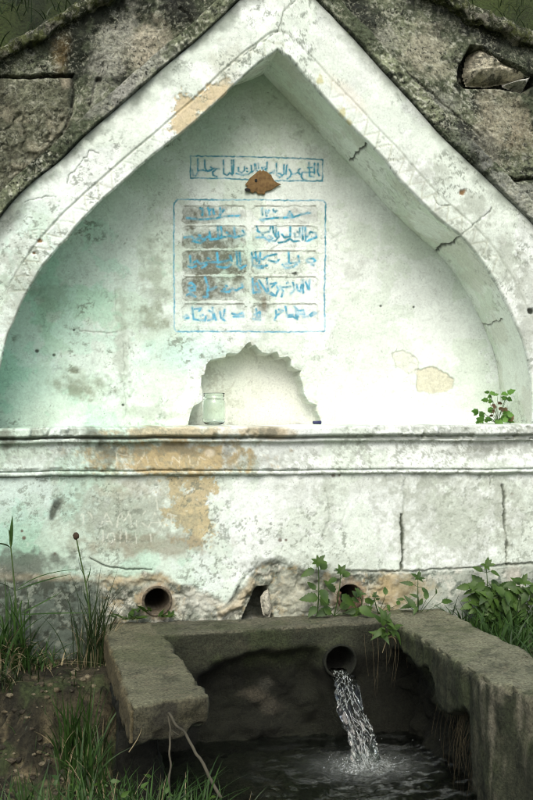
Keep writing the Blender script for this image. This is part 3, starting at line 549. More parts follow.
# height follows the moulding at the reference column, not the perspective shift
tref = (D-0.05)/(cT-(xs-HX)/F*sT); Zc_ = np.where(YY < 0.2, ZC+((D+YY)/(cT-u*sT))*(HY-QY)/F, Zc_)
Zc_ = Zc_+((f2(Xc, YY*0, 3, 3, seed=80)-0.5)*0.012+(f2(Xc, YY*0, 11, 3, seed=88)-0.5)*0.003)
top_ = np.arange(len(tt))[None] <= np.searchsorted(tt, dd[2])
n1 = f2(Xc, Zc_, 10, 5, 0.6, seed=81); n4 = f2(Xc, Zc_, 45, 4, 0.6, seed=82)
YY = YY+(n1-0.5)*0.008*~top_+(n4-0.5)*0.004*~top_
chip = ss(0.56, 0.68, f2(Xc, Zc_*0.6, 13, 4, 0.6, seed=83))*((QY < 440) & (YY < 0)); YY = YY+chip*0.016
for sc_, th_, k_ in ((34, 0.57, 0.5), (70, 0.58, 0.5)):
    m = ss(th_, th_+0.07, f2(Xc, Zc_, sc_, 6, 0.75, seed=int(sc_)))*ss(0.42, 0.58, f2(Xc, Zc_, 4, 4, 0.6, seed=99)); SC_M = m if sc_ == 34 else np.maximum(SC_M, m)
chip2 = ss(0.52, 0.66, f2(Xc, Zc_*0.5, 17, 4, 0.6, seed=84))*(QY > 469); YY = YY+chip2*0.007
cx_, cy_ = QX, QY
cc = plaster_base(cx_, cy_, Xc, Zc_)
nf_ = f2(Xc, Zc_, 26, 6, 0.7, seed=89); m = blob(cx_, cy_, 172, 459, 76, 17, 0.35, 0, nf_, 1.0); cc = mix(cc, [0.45, 0.35, 0.17], m*0.9)
m = blob(cx_, cy_, 175, 433, 62, 7, 0.3, 0, nf_, 0.8); cc = mix(cc, [0.52, 0.45, 0.28], m*0.85)
cc = mix(cc, [0.56, 0.46, 0.28], blob(cx_, cy_, 258, 432, 24, 6, 0.5, 0, n1, 0.8)*0.8)
for bx, by, rx, ry, k in ((165, 449, 60, 5, 0.6), (92, 435, 10, 8, 0.8), (4, 436, 8, 12, 0.8), (268, 433, 16, 5, 0.8), (250, 460, 26, 10, 0.45), (108, 456, 8, 12, 0.6), (470, 452, 26, 5, 0.35), (490, 446, 30, 4, 0.5), (40, 460, 50, 8, 0.25), (525, 430, 14, 8, 0.4)):
    cc = mix(cc, [0.13, 0.135, 0.10], blob(cx_, cy_, bx, by, rx, ry, 0.7, 0, f2(Xc, Zc_, 30, 4, 0.6, seed=85), 1.2)*k)
cc = mix(cc, [0.18, 0.2, 0.15], chip*0.35)
under = ((QY > 437) & (QY < 439.5)) | (QY > 476.4); cc = mix(cc, [0.07, 0.08, 0.06], under*0.65)  # shadow lines below the lip and the lower bead, painted into the colour
gr2 = np.maximum(SC_M, ss(0.50, 0.62, n4)*ss(0.44, 0.58, n1)*0.6); cc = mix(cc, [0.23, 0.26, 0.20], gr2*0.6)
LS = [[(55, 110), (56, 165)], [(55, 112), (98, 122)], [(56, 138), (82, 134)], [(120, 150), (148, 112), (160, 148)], [(175, 115), (188, 150)], [(232, 150), (240, 120), (258, 140), (272, 118)], [(258, 112), (262, 155)], [(292, 120), (300, 152)], [(320, 150), (330, 125), (345, 130)], [(440, 150), (470, 128)]]
m = scratch(cx_+(nf_-0.5)*3, cy_+(nf_-0.5)*3, 100, 420, 0.3, LS, 0.35); cc = mix(cc, [0.64, 0.62, 0.48], m*0.75*ss(0.35, 0.55, n4+0.08))
cc = mix(cc, [0.70, 0.64, 0.48], blob(cx_, cy_, 209, 453, 5, 4, 0.4)*0.8)
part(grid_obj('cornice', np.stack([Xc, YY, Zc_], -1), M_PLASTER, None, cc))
# ---- wall below the cornice, plaster over blocks, bare rubble at its foot
(x0, _), (x1, _) = on_y(-90, 500, 0.0), on_y(650, 500, 0.0); xs = np.arange(float(x0), float(x1), 0.004)
zs = np.arange(-0.12, 0.825, 0.004); X, Z = np.meshgrid(xs, zs, indexing='ij')
px, py = to_px(X, np.zeros_like(X), Z)
nz = f2(X, Z, 7, 5, 0.55, seed=90); nb = f2(X, Z, 25, 4, 0.6, seed=91); ns = f2(X, Z, 60, 3, 0.6, seed=92); nl = f2(X, Z, 2.5, 4, seed=93)
Y = (nl-0.5)*0.018+(nb-0.5)*0.003+(ns-0.5)*0.0018
c = plaster_base(px, py, X, Z)
c = mix(c, c*np.array([0.62, 0.68, 0.62]), ss(200, 20, px+(nz-0.5)*120)*ss(480, 560, py)*0.7)
c = mix(c, [0.42, 0.56, 0.52], blob(px, py, 30, 500, 60, 30, 0.8, 0, nz, 0.7)*0.35)
m = ss(3, -3, -2+dpoly(px, py, [(166, 474), (216, 474), (217, 500), (212, 528), (203, 545), (190, 547), (178, 533), (166, 520), (162, 496)])+(f2(X, Z, 22, 6, 0.72, seed=86)-0.5)*60+(nz-0.5)*22+4); c = mix(c, [0.49, 0.40, 0.20], m*0.85)
m = blob(px, py, 125, 516, 58, 28, 0.7, 0, f2(X, Z, 38, 6, 0.76, seed=60), 1.5); c = mix(c, [0.24, 0.26, 0.19], m*0.62)
m = blob(px, py, 150, 545, 60, 9, 0.6, 0, nb, 1.0); c = mix(c, [0.27, 0.25, 0.18], m*0.7)
m = blob(px, py, 140, 482, 50, 14, 0.7, 0, nb, 1.1); c = mix(c, [0.38, 0.36, 0.26], m*0.4)
GR = [[(20, 118), (30, 105), (50, 110), (60, 128)], [(28, 108), (26, 152)], [(85, 156), (105, 110), (125, 152)], [(92, 138), (118, 136)], [(140, 156), (150, 106), (166, 136), (182, 106), (190, 156)], [(205, 105), (206, 156)], [(236, 105), (208, 130), (241, 156)], [(246, 160), (266, 110), (291, 156)], [(253, 140), (283, 140)], [(300, 152), (310, 112), (336, 118)], [(318, 112), (324, 150)],
      [(95, 170), (96, 216)], [(112, 178), (128, 176), (134, 196), (120, 208), (108, 196), (112, 178)], [(150, 165), (151, 211)], [(170, 170), (171, 206), (188, 205)], [(200, 165), (206, 212)], [(188, 182), (218, 180)], [(60, 60), (85, 72)], [(250, 180), (255, 205)], [(270, 62), (278, 100)]]
m = scratch(px+(nb-0.5)*2, py+(nb-0.5)*2, 75, 480, 0.3, GR, 0.55); m = m*ss(0.30, 0.44, f2(X, Z, 30, 4, 0.65, seed=87)); c = mix(c, [0.66, 0.70, 0.60], m*0.65); Y += m*0.001
m = blob(px, py, 55, 508, 4, 13, 0.5, 0.45, nb, 0.7); c = mix(c, DARK*1.3, m*0.9)
m = ss(0.565, 0.63, f2(X, Z, 40, 6, 0.76, seed=66))*ss(0.44, 0.60, f2(X, Z, 4, 5, 0.6, seed=65)); c = mix(c, [0.17, 0.20, 0.155], m*0.65); Y += m*0.0012
for cx, cy, r in ((24, 538, 2), (55, 554, 1.6), (22, 531, 1.4), (512, 494, 1.6), (280, 540, 2), (286, 540, 1.4), (333, 475, 2), (339, 475, 1.4)):
    m = blob(px, py, cx, cy, r, r, 0.4); c = mix(c, [0.10, 0.06, 0.04], m*0.9)
for bx, by, rx, ry, k in ((455, 515, 60, 44, 0.55), (300, 520, 30, 40, 0.3), (370, 485, 60, 10, 0.35), (520, 520, 20, 50, 0.4), (450, 520, 50, 40, 0.30), (330, 500, 12, 26, 0.25), (350, 560, 60, 8, 0.3), (500, 500, 8, 30, 0.35), (420, 480, 40, 6, 0.3)):
    c = mix(c, [0.36, 0.40, 0.33], blob(px, py, bx, by, rx, ry, 0.7, 0, f2(X, Z, 35, 5, 0.7, seed=94), 1.3)*k)
# block joints
jx, jy = px+(nb-0.5)*5, py+(nb-0.5)*4
for pts, wd, k in (([(402, 515), (403, 530), (402, 548), (402, 570)], 1.2, 0.95), ([(404, 478), (404, 514)], 0.5, 0.3), ([(335, 571), (402, 572), (440, 569), (480, 567), (508, 565)], 1.0, 0.8), ([(503, 486), (504, 510), (506, 540), (507, 562)], 1.1, 0.8), ([(508, 565), (540, 563), (650, 560)], 1.1, 0.8), ([(90, 558), (104, 566), (120, 569), (152, 570)], 0.3, 0.8), ([(490, 475), (491, 486)], 0.6, 0.5), ([(324, 488), (328, 500), (328, 520), (322, 540)], 0.7, 0.3)):
    wv_ = wd*(0.25+1.5*ss(0.3, 0.7, f2(X, Z, 16, 4, 0.6, seed=64))); m = ss(wv_+0.7, wv_*0.3, dline(jx, jy, pts)); c = mix(c, [0.035, 0.045, 0.025], m*k); Y += m*0.012*k; c = mix(c, [0.36, 0.39, 0.31], 0.35*k*ss(6, 1, dline(jx, jy, pts)+(f2(X, Z, 40, 5, 0.7, seed=62)-0.5)*12)*(1-m))
# exposed rubble at the foot
edge_l = np.interp(px, [-90, 0, 60, 110, 160, 190, 225, 240, 256, 270, 290, 320, 345, 402, 505, 540, 650], [560, 566, 577, 575, 572, 585, 602, 588, 566, 560, 566, 570, 571, 571, 565, 563, 562])
jr = np.where(px > 320, 0.25, 1.0); rb = ss(-3, 5, py-edge_l+((nb-0.5)*10+(nz-0.5)*8)*jr)
rk = f2(X, Z, 9, 5, 0.6, seed=95); cell = np.abs(f2(X, Z, 11, 3, 0.5, seed=96)-0.5)*2
cb = mix(np.broadcast_to(np.array([0.24, 0.265, 0.215]), px.shape+(3,)), [0.44, 0.45, 0.37], ss(0.45, 0.6, rk))
cb = mix(cb, [0.50, 0.50, 0.42], ss(0.56, 0.66, f2(X, Z, 20, 5, 0.65, seed=97))*0.8)
cb = mix(cb, [0.06, 0.07, 0.05], ss(0.52, 0.63, f2(X, Z, 19, 6, 0.72, seed=98))*0.75)
cb = mix(cb, [0.075, 0.085, 0.06], ss(0.49, 0.58, f2(X, Z, 42, 6, 0.76, seed=141))*0.7); cb = mix(cb, [0.34, 0.27, 0.14], ss(0.57, 0.65, f2(X, Z, 26, 6, 0.72, seed=142))*0.55)
cb = mix(cb, [0.13, 0.16, 0.13], blob(px, py, 45, 610, 46, 38, 0.5, 0, nz, 0.5)*0.75)
cb = mix(cb, [0.46, 0.40, 0.26], blob(px, py, 90, 578, 90, 7, 0.6, 0, nb, 0.8)*0.6)
cb = mix(cb, [0.50, 0.52, 0.45], blob(px, py, 205, 600, 22, 14, 0.6, 0, nb, 0.8)*0.7)
cb = mix(cb, [0.44, 0.45, 0.36], blob(px, py, 300, 595, 30, 22, 0.6, 0, nb, 0.9)*0.7)
cb = mix(cb, [0.46, 0.35, 0.18], blob(px, py, 396, 588, 20, 14, 0.6, 0, nb, 0.9)*0.6)
cb = mix(cb, [0.50, 0.50, 0.44], blob(px, py, 455, 595, 50, 20, 0.6, 0, nb, 1.0)*0.55)
cb = mix(cb, [0.50, 0.46, 0.37], blob(px, py, 514, 592, 8, 30, 0.5, 0, nb, 0.6)*0.8)
gw = ss(392, 410, px+(nz-0.5)*16); cw = mix(np.broadcast_to(np.array([0.36, 0.40, 0.34]), px.shape+(3,)), [0.16, 0.19, 0.155], ss(0.50, 0.62, f2(X, Z, 30, 6, 0.72, seed=137))); cw = mix(cw, [0.50, 0.52, 0.45], ss(0.55, 0.64, f2(X, Z, 24, 6, 0.72, seed=138)))
cb = cb*(1-gw[..., None])+cw*gw[..., None]; cb = mix(cb, [0.36, 0.29, 0.15], blob(px, py, 404, 592, 22, 14, 0.7, 0, f2(X, Z, 24, 5, 0.7, seed=139), 1.0)*0.7); cb = mix(cb, [0.46, 0.45, 0.38], blob(px, py, 514, 592, 8, 30, 0.5, 0, nb, 0.6)*0.8)
gl = ss(112, 86, px+(nz-0.5)*20)*ss(574, 584, py); cl = mix(np.broadcast_to(np.array([0.10, 0.125, 0.10]), px.shape+(3,)), [0.05, 0.06, 0.045], ss(0.46, 0.6, f2(X, Z, 26, 6, 0.7, seed=137))); cl = mix(cl, [0.19, 0.22, 0.175], ss(0.56, 0.66, f2(X, Z, 34, 6, 0.72, seed=138)))
cb = cb*(1-gl[..., None])+cl*gl[..., None]
c = c*(1-rb[..., None])+cb*rb[..., None]
flat_ = 1-0.7*np.maximum(ss(108, 88, px), ss(385, 405, px)); Y += rb*flat_*(0.002+(rk-0.5)*0.026+(nb-0.5)*0.010-0.008*ss(0.0, 0.25, cell)+0.006)
c = mix(c, [0.10, 0.115, 0.09], blob(px, py, 22, 563, 46, 12, 0.6, 0, nb, 1.0)*0.85)
c = mix(c, [0.16, 0.18, 0.14], 0.7*blob(px, py, 262, 562, 22, 4, 0.6, -0.1, nb, 0.9)*0.8)
# broken hollow in the middle
h1 = ss(2, -4, dpoly(px, py, [(236, 588), (248, 572), (262, 563), (280, 560), (292, 568), (300, 580), (300, 622), (225, 622)])+(nb-0.5)*8); Y += h1*0.014
h2 = ss(1.2, -1.5, dpoly(px, py, [(251, 602), (254, 594), (258, 588), (268, 587), (270, 598), (274, 622), (243, 622)])+(nb-0.5)*3); Y = Y+h2*0.13; c = mix(c, DARK*0.7, h2*0.9)
rg = ss(7, 1, dline(px+(nb-0.5)*5, py+(nb-0.5)*4, [(251, 582), (246, 594), (238, 604), (222, 611)])); Y -= rg*0.022; c = mix(c, [0.46, 0.40, 0.27], rg*0.7)
rl = ss(2.2, 0.5, dline(px, py, [(239, 588), (236, 598), (226, 606), (214, 612)])); c = mix(c, DARK*2, rl*0.5); Y += rl*0.008
# drain holes
for (hx, hy, hr) in ((157, 601, 13.0), (350, 597, 12.0)):
    d = np.hypot(px-hx, (py-hy)*1.0); m = ss(hr+0.5, hr-1.8, d); rim = ss(hr+9, hr+2, d+(nb-0.5)*8)
    Y = Y*(1-rim*0.7)+rim*0.7*(-0.004); c = mix(c, [0.34, 0.25, 0.16], rim*0.55); c = mix(c, [0.42, 0.40, 0.30], rim*ss(0.5, 0.6, nb)*0.5)
    Y += m*0.30; c = mix(c, [0.02, 0.02, 0.015], m)
part(grid_obj('lower_wall', np.stack([X, Y, Z], -1), M_PLASTER, None, c))
def ring(name, cx, cy, y0, r, colr, arc0=0, arc1=360, thick=0.012, length=0.10, mat=M_CONC, tilt=0):
    X0, Z0 = on_y(cx, cy, y0); pts = np.array([(-thick, length), (-thick, 0.0), (-thick*0.7, -0.008), (0, -0.012), (thick*0.7, -0.008), (thick, 0.0), (thick, length)])
    pr_ = resample(pts, 0.004); an = np.radians(np.linspace(arc0, arc1, 80))
    R = r+pr_[None, :, 0]; XX = X0+np.cos(an)[:, None]*R; ZZ = Z0+np.sin(an)[:, None]*R; YYY = y0+pr_[None, :, 1]+0*XX
    p = np.stack([XX, YYY, ZZ], -1); p[..., 1] += (f3(p, 30, 3, 0.6, 2)-0.5)*0.012; p[..., 0] += (f3(p, 30, 3, 0.6, 5)-0.5)*0.006
    cc = np.asarray(colr)*(0.5+f3(p, 40, 4, 0.6, 7))[..., None]
    return grid_obj(name, p, mat, None, cc)
part(ring('drain_pipe', 157, 601, -0.002, 0.0625, (0.15, 0.125, 0.085), thick=0.007))
part(ring('drain_pipe', 350, 597, -0.002, 0.056, (0.20, 0.13, 0.085), 150, 395, thick=0.009))

# ================================================================== TROUGH
TR = empty('stone_trough', (0.95, -0.6, -0.6), 'mossy grey stone water trough built against the foot of the fountain wall', 'trough')
def tpart(o):
    o.parent = TR; o.matrix_parent_inverse = Matrix.Translation((-0.95, 0.6, 0.6)); return o
ZR = 0.137
def rough_block(name, lo, hi, res, rad, warp, colf, seed, mat=M_CONC, amp=0.02, zsplit=None):
    lo = np.array(lo, float); hi = np.array(hi, float); Vs, Fs, off = [], [], 0
    nseg = [max(2, int((hi[k]-lo[k])/res)) for k in range(3)]
    ax = [np.linspace(lo[k], hi[k], nseg[k]+1) for k in range(3)]
    for k in range(3):
        i, j = [q for q in range(3) if q != k]
        for side in (0, 1):
            A, B = np.meshgrid(ax[i], ax[j], indexing='ij'); p = np.zeros(A.shape+(3,)); p[..., i] = A; p[..., j] = B; p[..., k] = hi[k] if side else lo[k]
            f = grid_faces(*A.shape)
            if side == (1 if k != 1 else 0): pass
            else: f = f[:, ::-1]
            Vs.append(p.reshape(-1, 3)); Fs.append(f+off); off += A.size
    V = np.concatenate(Vs); Fc = np.concatenate(Fs)
    key = np.round(V/1e-4).astype(np.int64); _, idx, inv = np.unique(key, axis=0, return_index=True, return_inverse=True)
    V = V[idx]; Fc = inv.reshape(-1)[Fc]
    q = np.clip(V, lo+rad, hi-rad); d = V-q; l = np.linalg.norm(d, axis=1)[:, None]; nrm = d/np.maximum(l, 1e-9); V0 = V.copy(); V = q+nrm*rad
    V = V+nrm*((f3(V, 5, 4, 0.55, seed)-0.5)*2*amp+(f3(V, 26, 4, 0.6, seed+1)-0.5)*amp*0.9+(f3(V, 80, 3, 0.6, seed+2)-0.5)*0.008)[:, None]
    e_ = ss(0.99, 0.78, np.abs(nrm).max(1)); V = V-nrm*(e_*0.024*ss(0.5, 0.62, f3(V, 19, 4, 0.6, seed+11)))[:, None]
    V = warp(V, nrm, V0)
    return tpart(mesh_obj(name, V, Fc, mat, None, colf(V, nrm)))
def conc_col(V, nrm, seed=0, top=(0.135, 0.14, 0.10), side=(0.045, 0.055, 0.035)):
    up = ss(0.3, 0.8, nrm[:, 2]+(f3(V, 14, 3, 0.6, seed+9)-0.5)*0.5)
    c = mix(np.broadcast_to(np.asarray(side), V.shape), np.asarray(top), up)  # light on the tops put into the colour: upward faces paler than sides
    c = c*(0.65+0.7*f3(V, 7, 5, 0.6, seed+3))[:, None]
    c = mix(c, np.array([0.16, 0.14, 0.09]), ss(0.60, 0.70, f3(V, 24, 4, 0.65, seed+4))*0.5*(0.3+0.7*up))
    c = mix(c, np.array([0.022, 0.028, 0.016]), ss(0.54, 0.66, f3(V, 11, 6, 0.7, seed+5))*0.5)
    c = mix(c, np.array([0.055, 0.075, 0.026]), ss(0.54, 0.66, f3(V, 5, 4, 0.6, seed+6))*0.4)
    return c
# left wall of the trough: a slab that narrows to the wall, its underside eaten away
def warp_l(V, nrm, V0):
    t = np.clip(-V0[:, 1]/1.27, 0, 1); xi = 0.425+0.075*t+(f2(V[:, 1], V[:, 1]*0, 6, 3, seed=3)-0.5)*0.05; xo = 0.193+0.03*t
    V = V.copy(); s = (V[:, 0]-0.2)/0.26; V[:, 0] = xo+(xi-xo)*s
    fr = ss(-1.12, -1.27, V0[:, 1])*ss(0.10, 0.02, V0[:, 2])
    V[:, 1] += ss(-0.85, -1.30, V0[:, 1])*(0.02+0.09*s+(f2(V[:, 0], V[:, 2], 16, 3, seed=5)-0.5)*0.05)-0.02
    V[:, 2] += ss(0.125, 0.0, V0[:, 2])*(0.030*s+(f2(V[:, 0], V[:, 1], 11, 4, seed=6)-0.5)*0.07)
    return V
def col_l(V, nrm):
    c = conc_col(V, nrm, 1, top=(0.15, 0.15, 0.092))
    c = mix(c, np.array([0.15, 0.12, 0.06]), ss(-0.5, -0.9, nrm[:, 0])*0.7)
    fe = ss(-0.4, -0.9, nrm[:, 1]); c = mix(c, np.array([0.075, 0.065, 0.038]), fe*0.6); c = mix(c, np.array([0.025, 0.024, 0.016]), fe*ss(0.5, 0.62, f3(V, 18, 4, 0.6, 8))*0.8)
    return c
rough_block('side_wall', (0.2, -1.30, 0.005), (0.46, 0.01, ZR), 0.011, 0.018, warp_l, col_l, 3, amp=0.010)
rough_block('footing', (0.22, -0.85, -0.62), (0.38, -0.02, 0.03), 0.02, 0.02, lambda V, n_, v0: V, lambda V, n_: conc_col(V, n_, 4, (0.03, 0.03, 0.02), (0.014, 0.015, 0.009)), 13, amp=0.04)
# back wall of the trough with the outlet
void_b = [(196, 676), (218, 668), (248, 656), (300, 649), (318, 652), (324, 690), (332, 720), (336, 830), (190, 830)]
BY = lambda X: -0.27+0.07*(X-0.45)
(OX, OZ) = (float(v) for v in on_y(340, 661, -0.22)); OR = 0.070
def warp_b(V, nrm, V0):
    V = V.copy(); V[:, 1] *= -BY(V[:, 0])/0.345; px, py = to_px(V[:, 0], V[:, 1], V[:, 2]); fr = ss(-0.3, -0.9, nrm[:, 1])
    nz = f2(V[:, 0], V[:, 2], 9, 4, seed=100); nb = f2(V[:, 0], V[:, 2], 24, 4, seed=101)
    d = dpoly(px, py, void_b, 60); V[:, 1] += fr*ss(5, -9, d+(nz-0.5)*16)*(0.075+0.05*(nz-0.5)+0.03*(nb-0.5))
    low = ss(0.0, -0.10, V[:, 2]+(nz-0.5)*0.12); V[:, 1] += fr*low*(0.03+0.03*(nz-0.5))
    r = np.hypot(V[:, 0]-OX, V[:, 2]-OZ); V[:, 1] += fr*(ss(OR*0.98, OR*0.80, r)*0.17-ss(OR*1.9, OR*1.1, r)*0.02)
    return V
def col_b(V, nrm):
    px, py = to_px(V[:, 0], V[:, 1], V[:, 2]); nb = f2(V[:, 0], V[:, 2], 24, 4, seed=101)
    c = conc_col(V, nrm, 2, top=(0.13, 0.13, 0.088), side=(0.036, 0.040, 0.023))
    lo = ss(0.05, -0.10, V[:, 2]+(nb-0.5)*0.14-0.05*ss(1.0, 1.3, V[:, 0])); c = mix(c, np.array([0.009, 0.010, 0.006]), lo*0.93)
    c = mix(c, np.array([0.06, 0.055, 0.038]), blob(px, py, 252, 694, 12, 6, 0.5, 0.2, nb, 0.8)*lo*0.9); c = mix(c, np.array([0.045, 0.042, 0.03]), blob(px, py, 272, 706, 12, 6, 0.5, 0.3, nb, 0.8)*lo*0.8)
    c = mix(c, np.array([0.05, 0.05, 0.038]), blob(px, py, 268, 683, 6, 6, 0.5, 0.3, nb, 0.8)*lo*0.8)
    r = np.hypot(V[:, 0]-OX, V[:, 2]-OZ); c = mix(c, np.array([0.012, 0.013, 0.01]), ss(OR, OR*0.85, r)*ss(-0.2, -0.6, nrm[:, 1]))
    return c
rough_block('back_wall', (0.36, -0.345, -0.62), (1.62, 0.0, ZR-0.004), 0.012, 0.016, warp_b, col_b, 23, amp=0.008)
tpart(ring('spout_pipe', 340, 661, -0.235, OR, (0.016, 0.019, 0.012), 0, 360, 0.006, 0.10))
# right wall of the trough
void_r = [(386, 650), (400, 652), (412, 664), (424, 668), (430, 684), (437, 706), (446, 716), (462, 712), (468, 736), (473, 775), (476, 830), (380, 830)]
def warp_r(V, nrm, V0):
    V = V.copy(); s = (V[:, 0]-1.467)/0.333
    xin = np.interp(-V0[:, 1], [0, 1.25, 1.45, 1.75], [1.467, 1.467, 1.535, 1.62])+(f2(V[:, 1], V[:, 1]*0, 7, 4, seed=102)-0.5)*0.03
    V[:, 0] = xin+(1.80-xin)*s
    px, py = to_px(V[:, 0], V[:, 1], V[:, 2]); nz = f2(V[:, 1], V[:, 2], 9, 4, seed=103); nb = f2(V[:, 1], V[:, 2], 24, 4, seed=104)
    fr = ss(-0.3, -0.9, nrm[:, 0]); V[:, 0] += fr*ss(2, -4, dpoly(px, py, void_r, 60)+(nz-0.5)*12)*(0.13+0.14*(nz-0.5)+0.05*(nb-0.5))
    V[:, 0] += fr*(f2(V[:, 1], V[:, 2]*0.25, 30, 3, seed=105)-0.5)*0.012
    h = blob(px, py, 508, 690, 4, 4, 0.5); V[:, 2] -= h*0.03; V[:, 0] += h*0.03
    return V
def col_r(V, nrm):
    px, py = to_px(V[:, 0], V[:, 1], V[:, 2]); nb = f2(V[:, 1], V[:, 2], 24, 4, seed=104)
    c = conc_col(V, nrm, 5, top=(0.185, 0.19, 0.122), side=(0.050, 0.056, 0.032))
    drip = f2(V[:, 1], V[:, 2]*0.08, 22, 4, 0.6, seed=106); fr = ss(-0.3, -0.8, nrm[:, 0])
    c = mix(c, np.array([0.20, 0.19, 0.13]), fr*ss(0.50, 0.62, drip)*ss(455, 505, px)*0.8)
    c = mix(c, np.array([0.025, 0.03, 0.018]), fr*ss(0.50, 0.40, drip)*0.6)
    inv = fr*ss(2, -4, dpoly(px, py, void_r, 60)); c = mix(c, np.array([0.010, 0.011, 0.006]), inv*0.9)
    for bx, by, rx, ry in ((482, 678, 3, 12), (500, 682, 4, 16), (520, 700, 3, 30), (492, 720, 3, 40)): c = mix(c, np.array([0.30, 0.28, 0.20]), fr*blob(px, py, bx, by, rx, ry, 0.6, 0, nb, 0.8)*0.6)
    c = mix(c, np.array([0.01, 0.01, 0.008]), blob(px, py, 508, 690, 4, 4, 0.5)*0.95)
    return c
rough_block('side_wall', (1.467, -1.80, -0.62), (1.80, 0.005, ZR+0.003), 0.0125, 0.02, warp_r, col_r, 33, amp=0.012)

# ================================================================== GROUND, WATER, HILLSIDE
def nonuni(parts):
    return np.unique(np.round(np.concatenate([np.arange(a, b, s) for a, b, s in parts]), 5))
xs = nonuni([(-40, -6, 2.0), (-6, -1.4, 0.15), (-1.4, 2.6, 0.016), (2.6, 8, 0.2), (8, 41, 2.0)])
ys = nonuni([(-60, -8, 2.5), (-8, -2.2, 0.15), (-2.2, 0.08, 0.016), (0.08, 0.4, 0.08)])
X, Y = np.meshgrid(xs, ys, indexing='ij')
n1 = f2(X, Y, 3, 5, 0.55, seed=110); n4 = f2(X, Y, 14, 5, 0.6, seed=111); n5 = f2(X, Y, 45, 4, 0.6, seed=112)
bank = ss(-0.30, -0.62, Y+(n1-0.5)*0.30+(n4-0.5)*0.10)
Zl = -0.005-0.27*bank-0.05*ss(-0.6, -1.6, Y)-0.02*ss(-0.0, -0.3, Y)
Zrgt = 0.03-0.02*ss(-0.2, -1.2, Y)
inside = ss(0.30, 0.36, X)*ss(1.74, 1.68, X)*ss(-0.015, -0.06, Y)
chan = ss(0.42, 0.78, X+(n1-0.5)*0.2+0.25*ss(-1.25, -1.0, Y))*ss(1.95, 1.7, X)*ss(-0.9, -1.1, Y)
Z = np.where(X > 1.5, Zrgt, Zl); Z = Z*(1-inside)-0.56*inside
fr_ = ss(-1.15, -1.5, Y)*(X < 1.75); Z = Z*(1-fr_)+(-0.23-0.34*chan)*fr_
far = ss(-2.0, -4.0, Y); Z = Z*(1-far)+far*(-0.35-0.01*np.abs(X))
det = 1-ss(1.5, 3.5, np.hypot(X-0.5, Y+0.6))
Z = Z+(n1-0.5)*0.07*det+((n4-0.5)*0.05+(n5-0.5)*0.018)*det*(0.5+bank)
c = mix(np.broadcast_to(np.array([0.048, 0.043, 0.025]), X.shape+(3,)), [0.018, 0.017, 0.010], ss(0.42, 0.6, n4))
c = mix(c, [0.16, 0.135, 0.075], ss(0.56, 0.66, f2(X, Y, 30, 5, 0.65, seed=113))*bank*0.8)
c = mix(c, [0.04, 0.06, 0.02], ss(0.5, 0.62, f2(X, Y, 5, 4, 0.6, seed=114))*0.6)
c = mix(c, [0.02, 0.022, 0.013], np.clip(inside+chan, 0, 1)*0.8)
c = mix(c, [0.05, 0.075, 0.025], far)
GROUND = tag(grid_obj('ground', np.stack([X, Y, Z], -1), M_EARTH, None, c), None, None, None, 'structure')
GX, GY, GZ = xs, ys, Z
def gz(x, y):
    i = np.clip(np.searchsorted(GX, x)-1, 0, len(GX)-2); j = np.clip(np.searchsorted(GY, y)-1, 0, len(GY)-2)
    a = (x-GX[i])/(GX[i+1]-GX[i]); b = (y-GY[j])/(GY[j+1]-GY[j])
    return float((GZ[i, j]*(1-a)+GZ[i+1, j]*a)*(1-b)+(GZ[i, j+1]*(1-a)+GZ[i+1, j+1]*a)*b)
# hillside behind the gable
xs2 = np.linspace(-14, 16, 150); ys2 = np.r_[np.linspace(0.45, 3, 50), np.linspace(3.2, 24, 50)]
X, Y = np.meshgrid(xs2, ys2, indexing='ij'); n1 = f2(X, Y, 1.2, 5, 0.6, seed=120)
Z = 2.15+(Y-0.45)*1.25+(n1-0.5)*0.6; Z = np.where(Y > 12, 2.15+11.55*1.25+(Y-12)*0.3+(n1-0.5), Z)
c = mix(np.broadcast_to(np.array([0.016, 0.022, 0.009]), X.shape+(3,)), [0.035, 0.05, 0.012], ss(0.4, 0.6, f2(X, Y, 3, 5, 0.6, seed=121)))
tag(grid_obj('hillside', np.stack([X, Y, Z], -1), M_EARTH, None, c), None, None, None, 'structure')

def blades(name, roots, hgt, wid, lean, mat, parent=None, seg=6, droop=1.0, seed=0):
    r = np.random.default_rng(seed); n_ = len(roots); roots = np.asarray(roots, float)
    H = hgt*(0.45+0.75*r.random(n_)); az = r.random(n_)*2*math.pi; ln = lean*(0.15+r.random(n_)); W = wid*(0.6+0.8*r.random(n_)); tw = az+math.pi/2+r.normal(0, 0.5, n_)
    t = np.linspace(0, 1, seg+1)[None]
    out = (H*ln)[:, None]*(t**1.8); up = H[:, None]*(t-droop*0.45*ln[:, None]*t**2.4)
    cx = roots[:, 0:1]+np.cos(az)[:, None]*out; cy = roots[:, 1:2]+np.sin(az)[:, None]*out; cz = roots[:, 2:3]+up
    hw = (W/2)[:, None]*(1-t**2.2)*(0.55+0.45*np.sin(np.clip(t*2.2, 0, 1.57)))+0.0002
    dx = np.cos(tw)[:, None]*hw; dy = np.sin(tw)[:, None]*hw
    A = np.stack([cx-dx, cy-dy, cz], -1); B = np.stack([cx+dx, cy+dy, cz], -1); V = np.stack([A, B], 2).reshape(-1, 3)
    b = (np.arange(n_)*(seg+1)*2)[:, None]+np.arange(seg)[None]*2
    Fc = np.stack([b, b+1, b+3, b+2], -1).reshape(-1, 4)
    return mesh_obj(name, V, Fc, mat, parent)
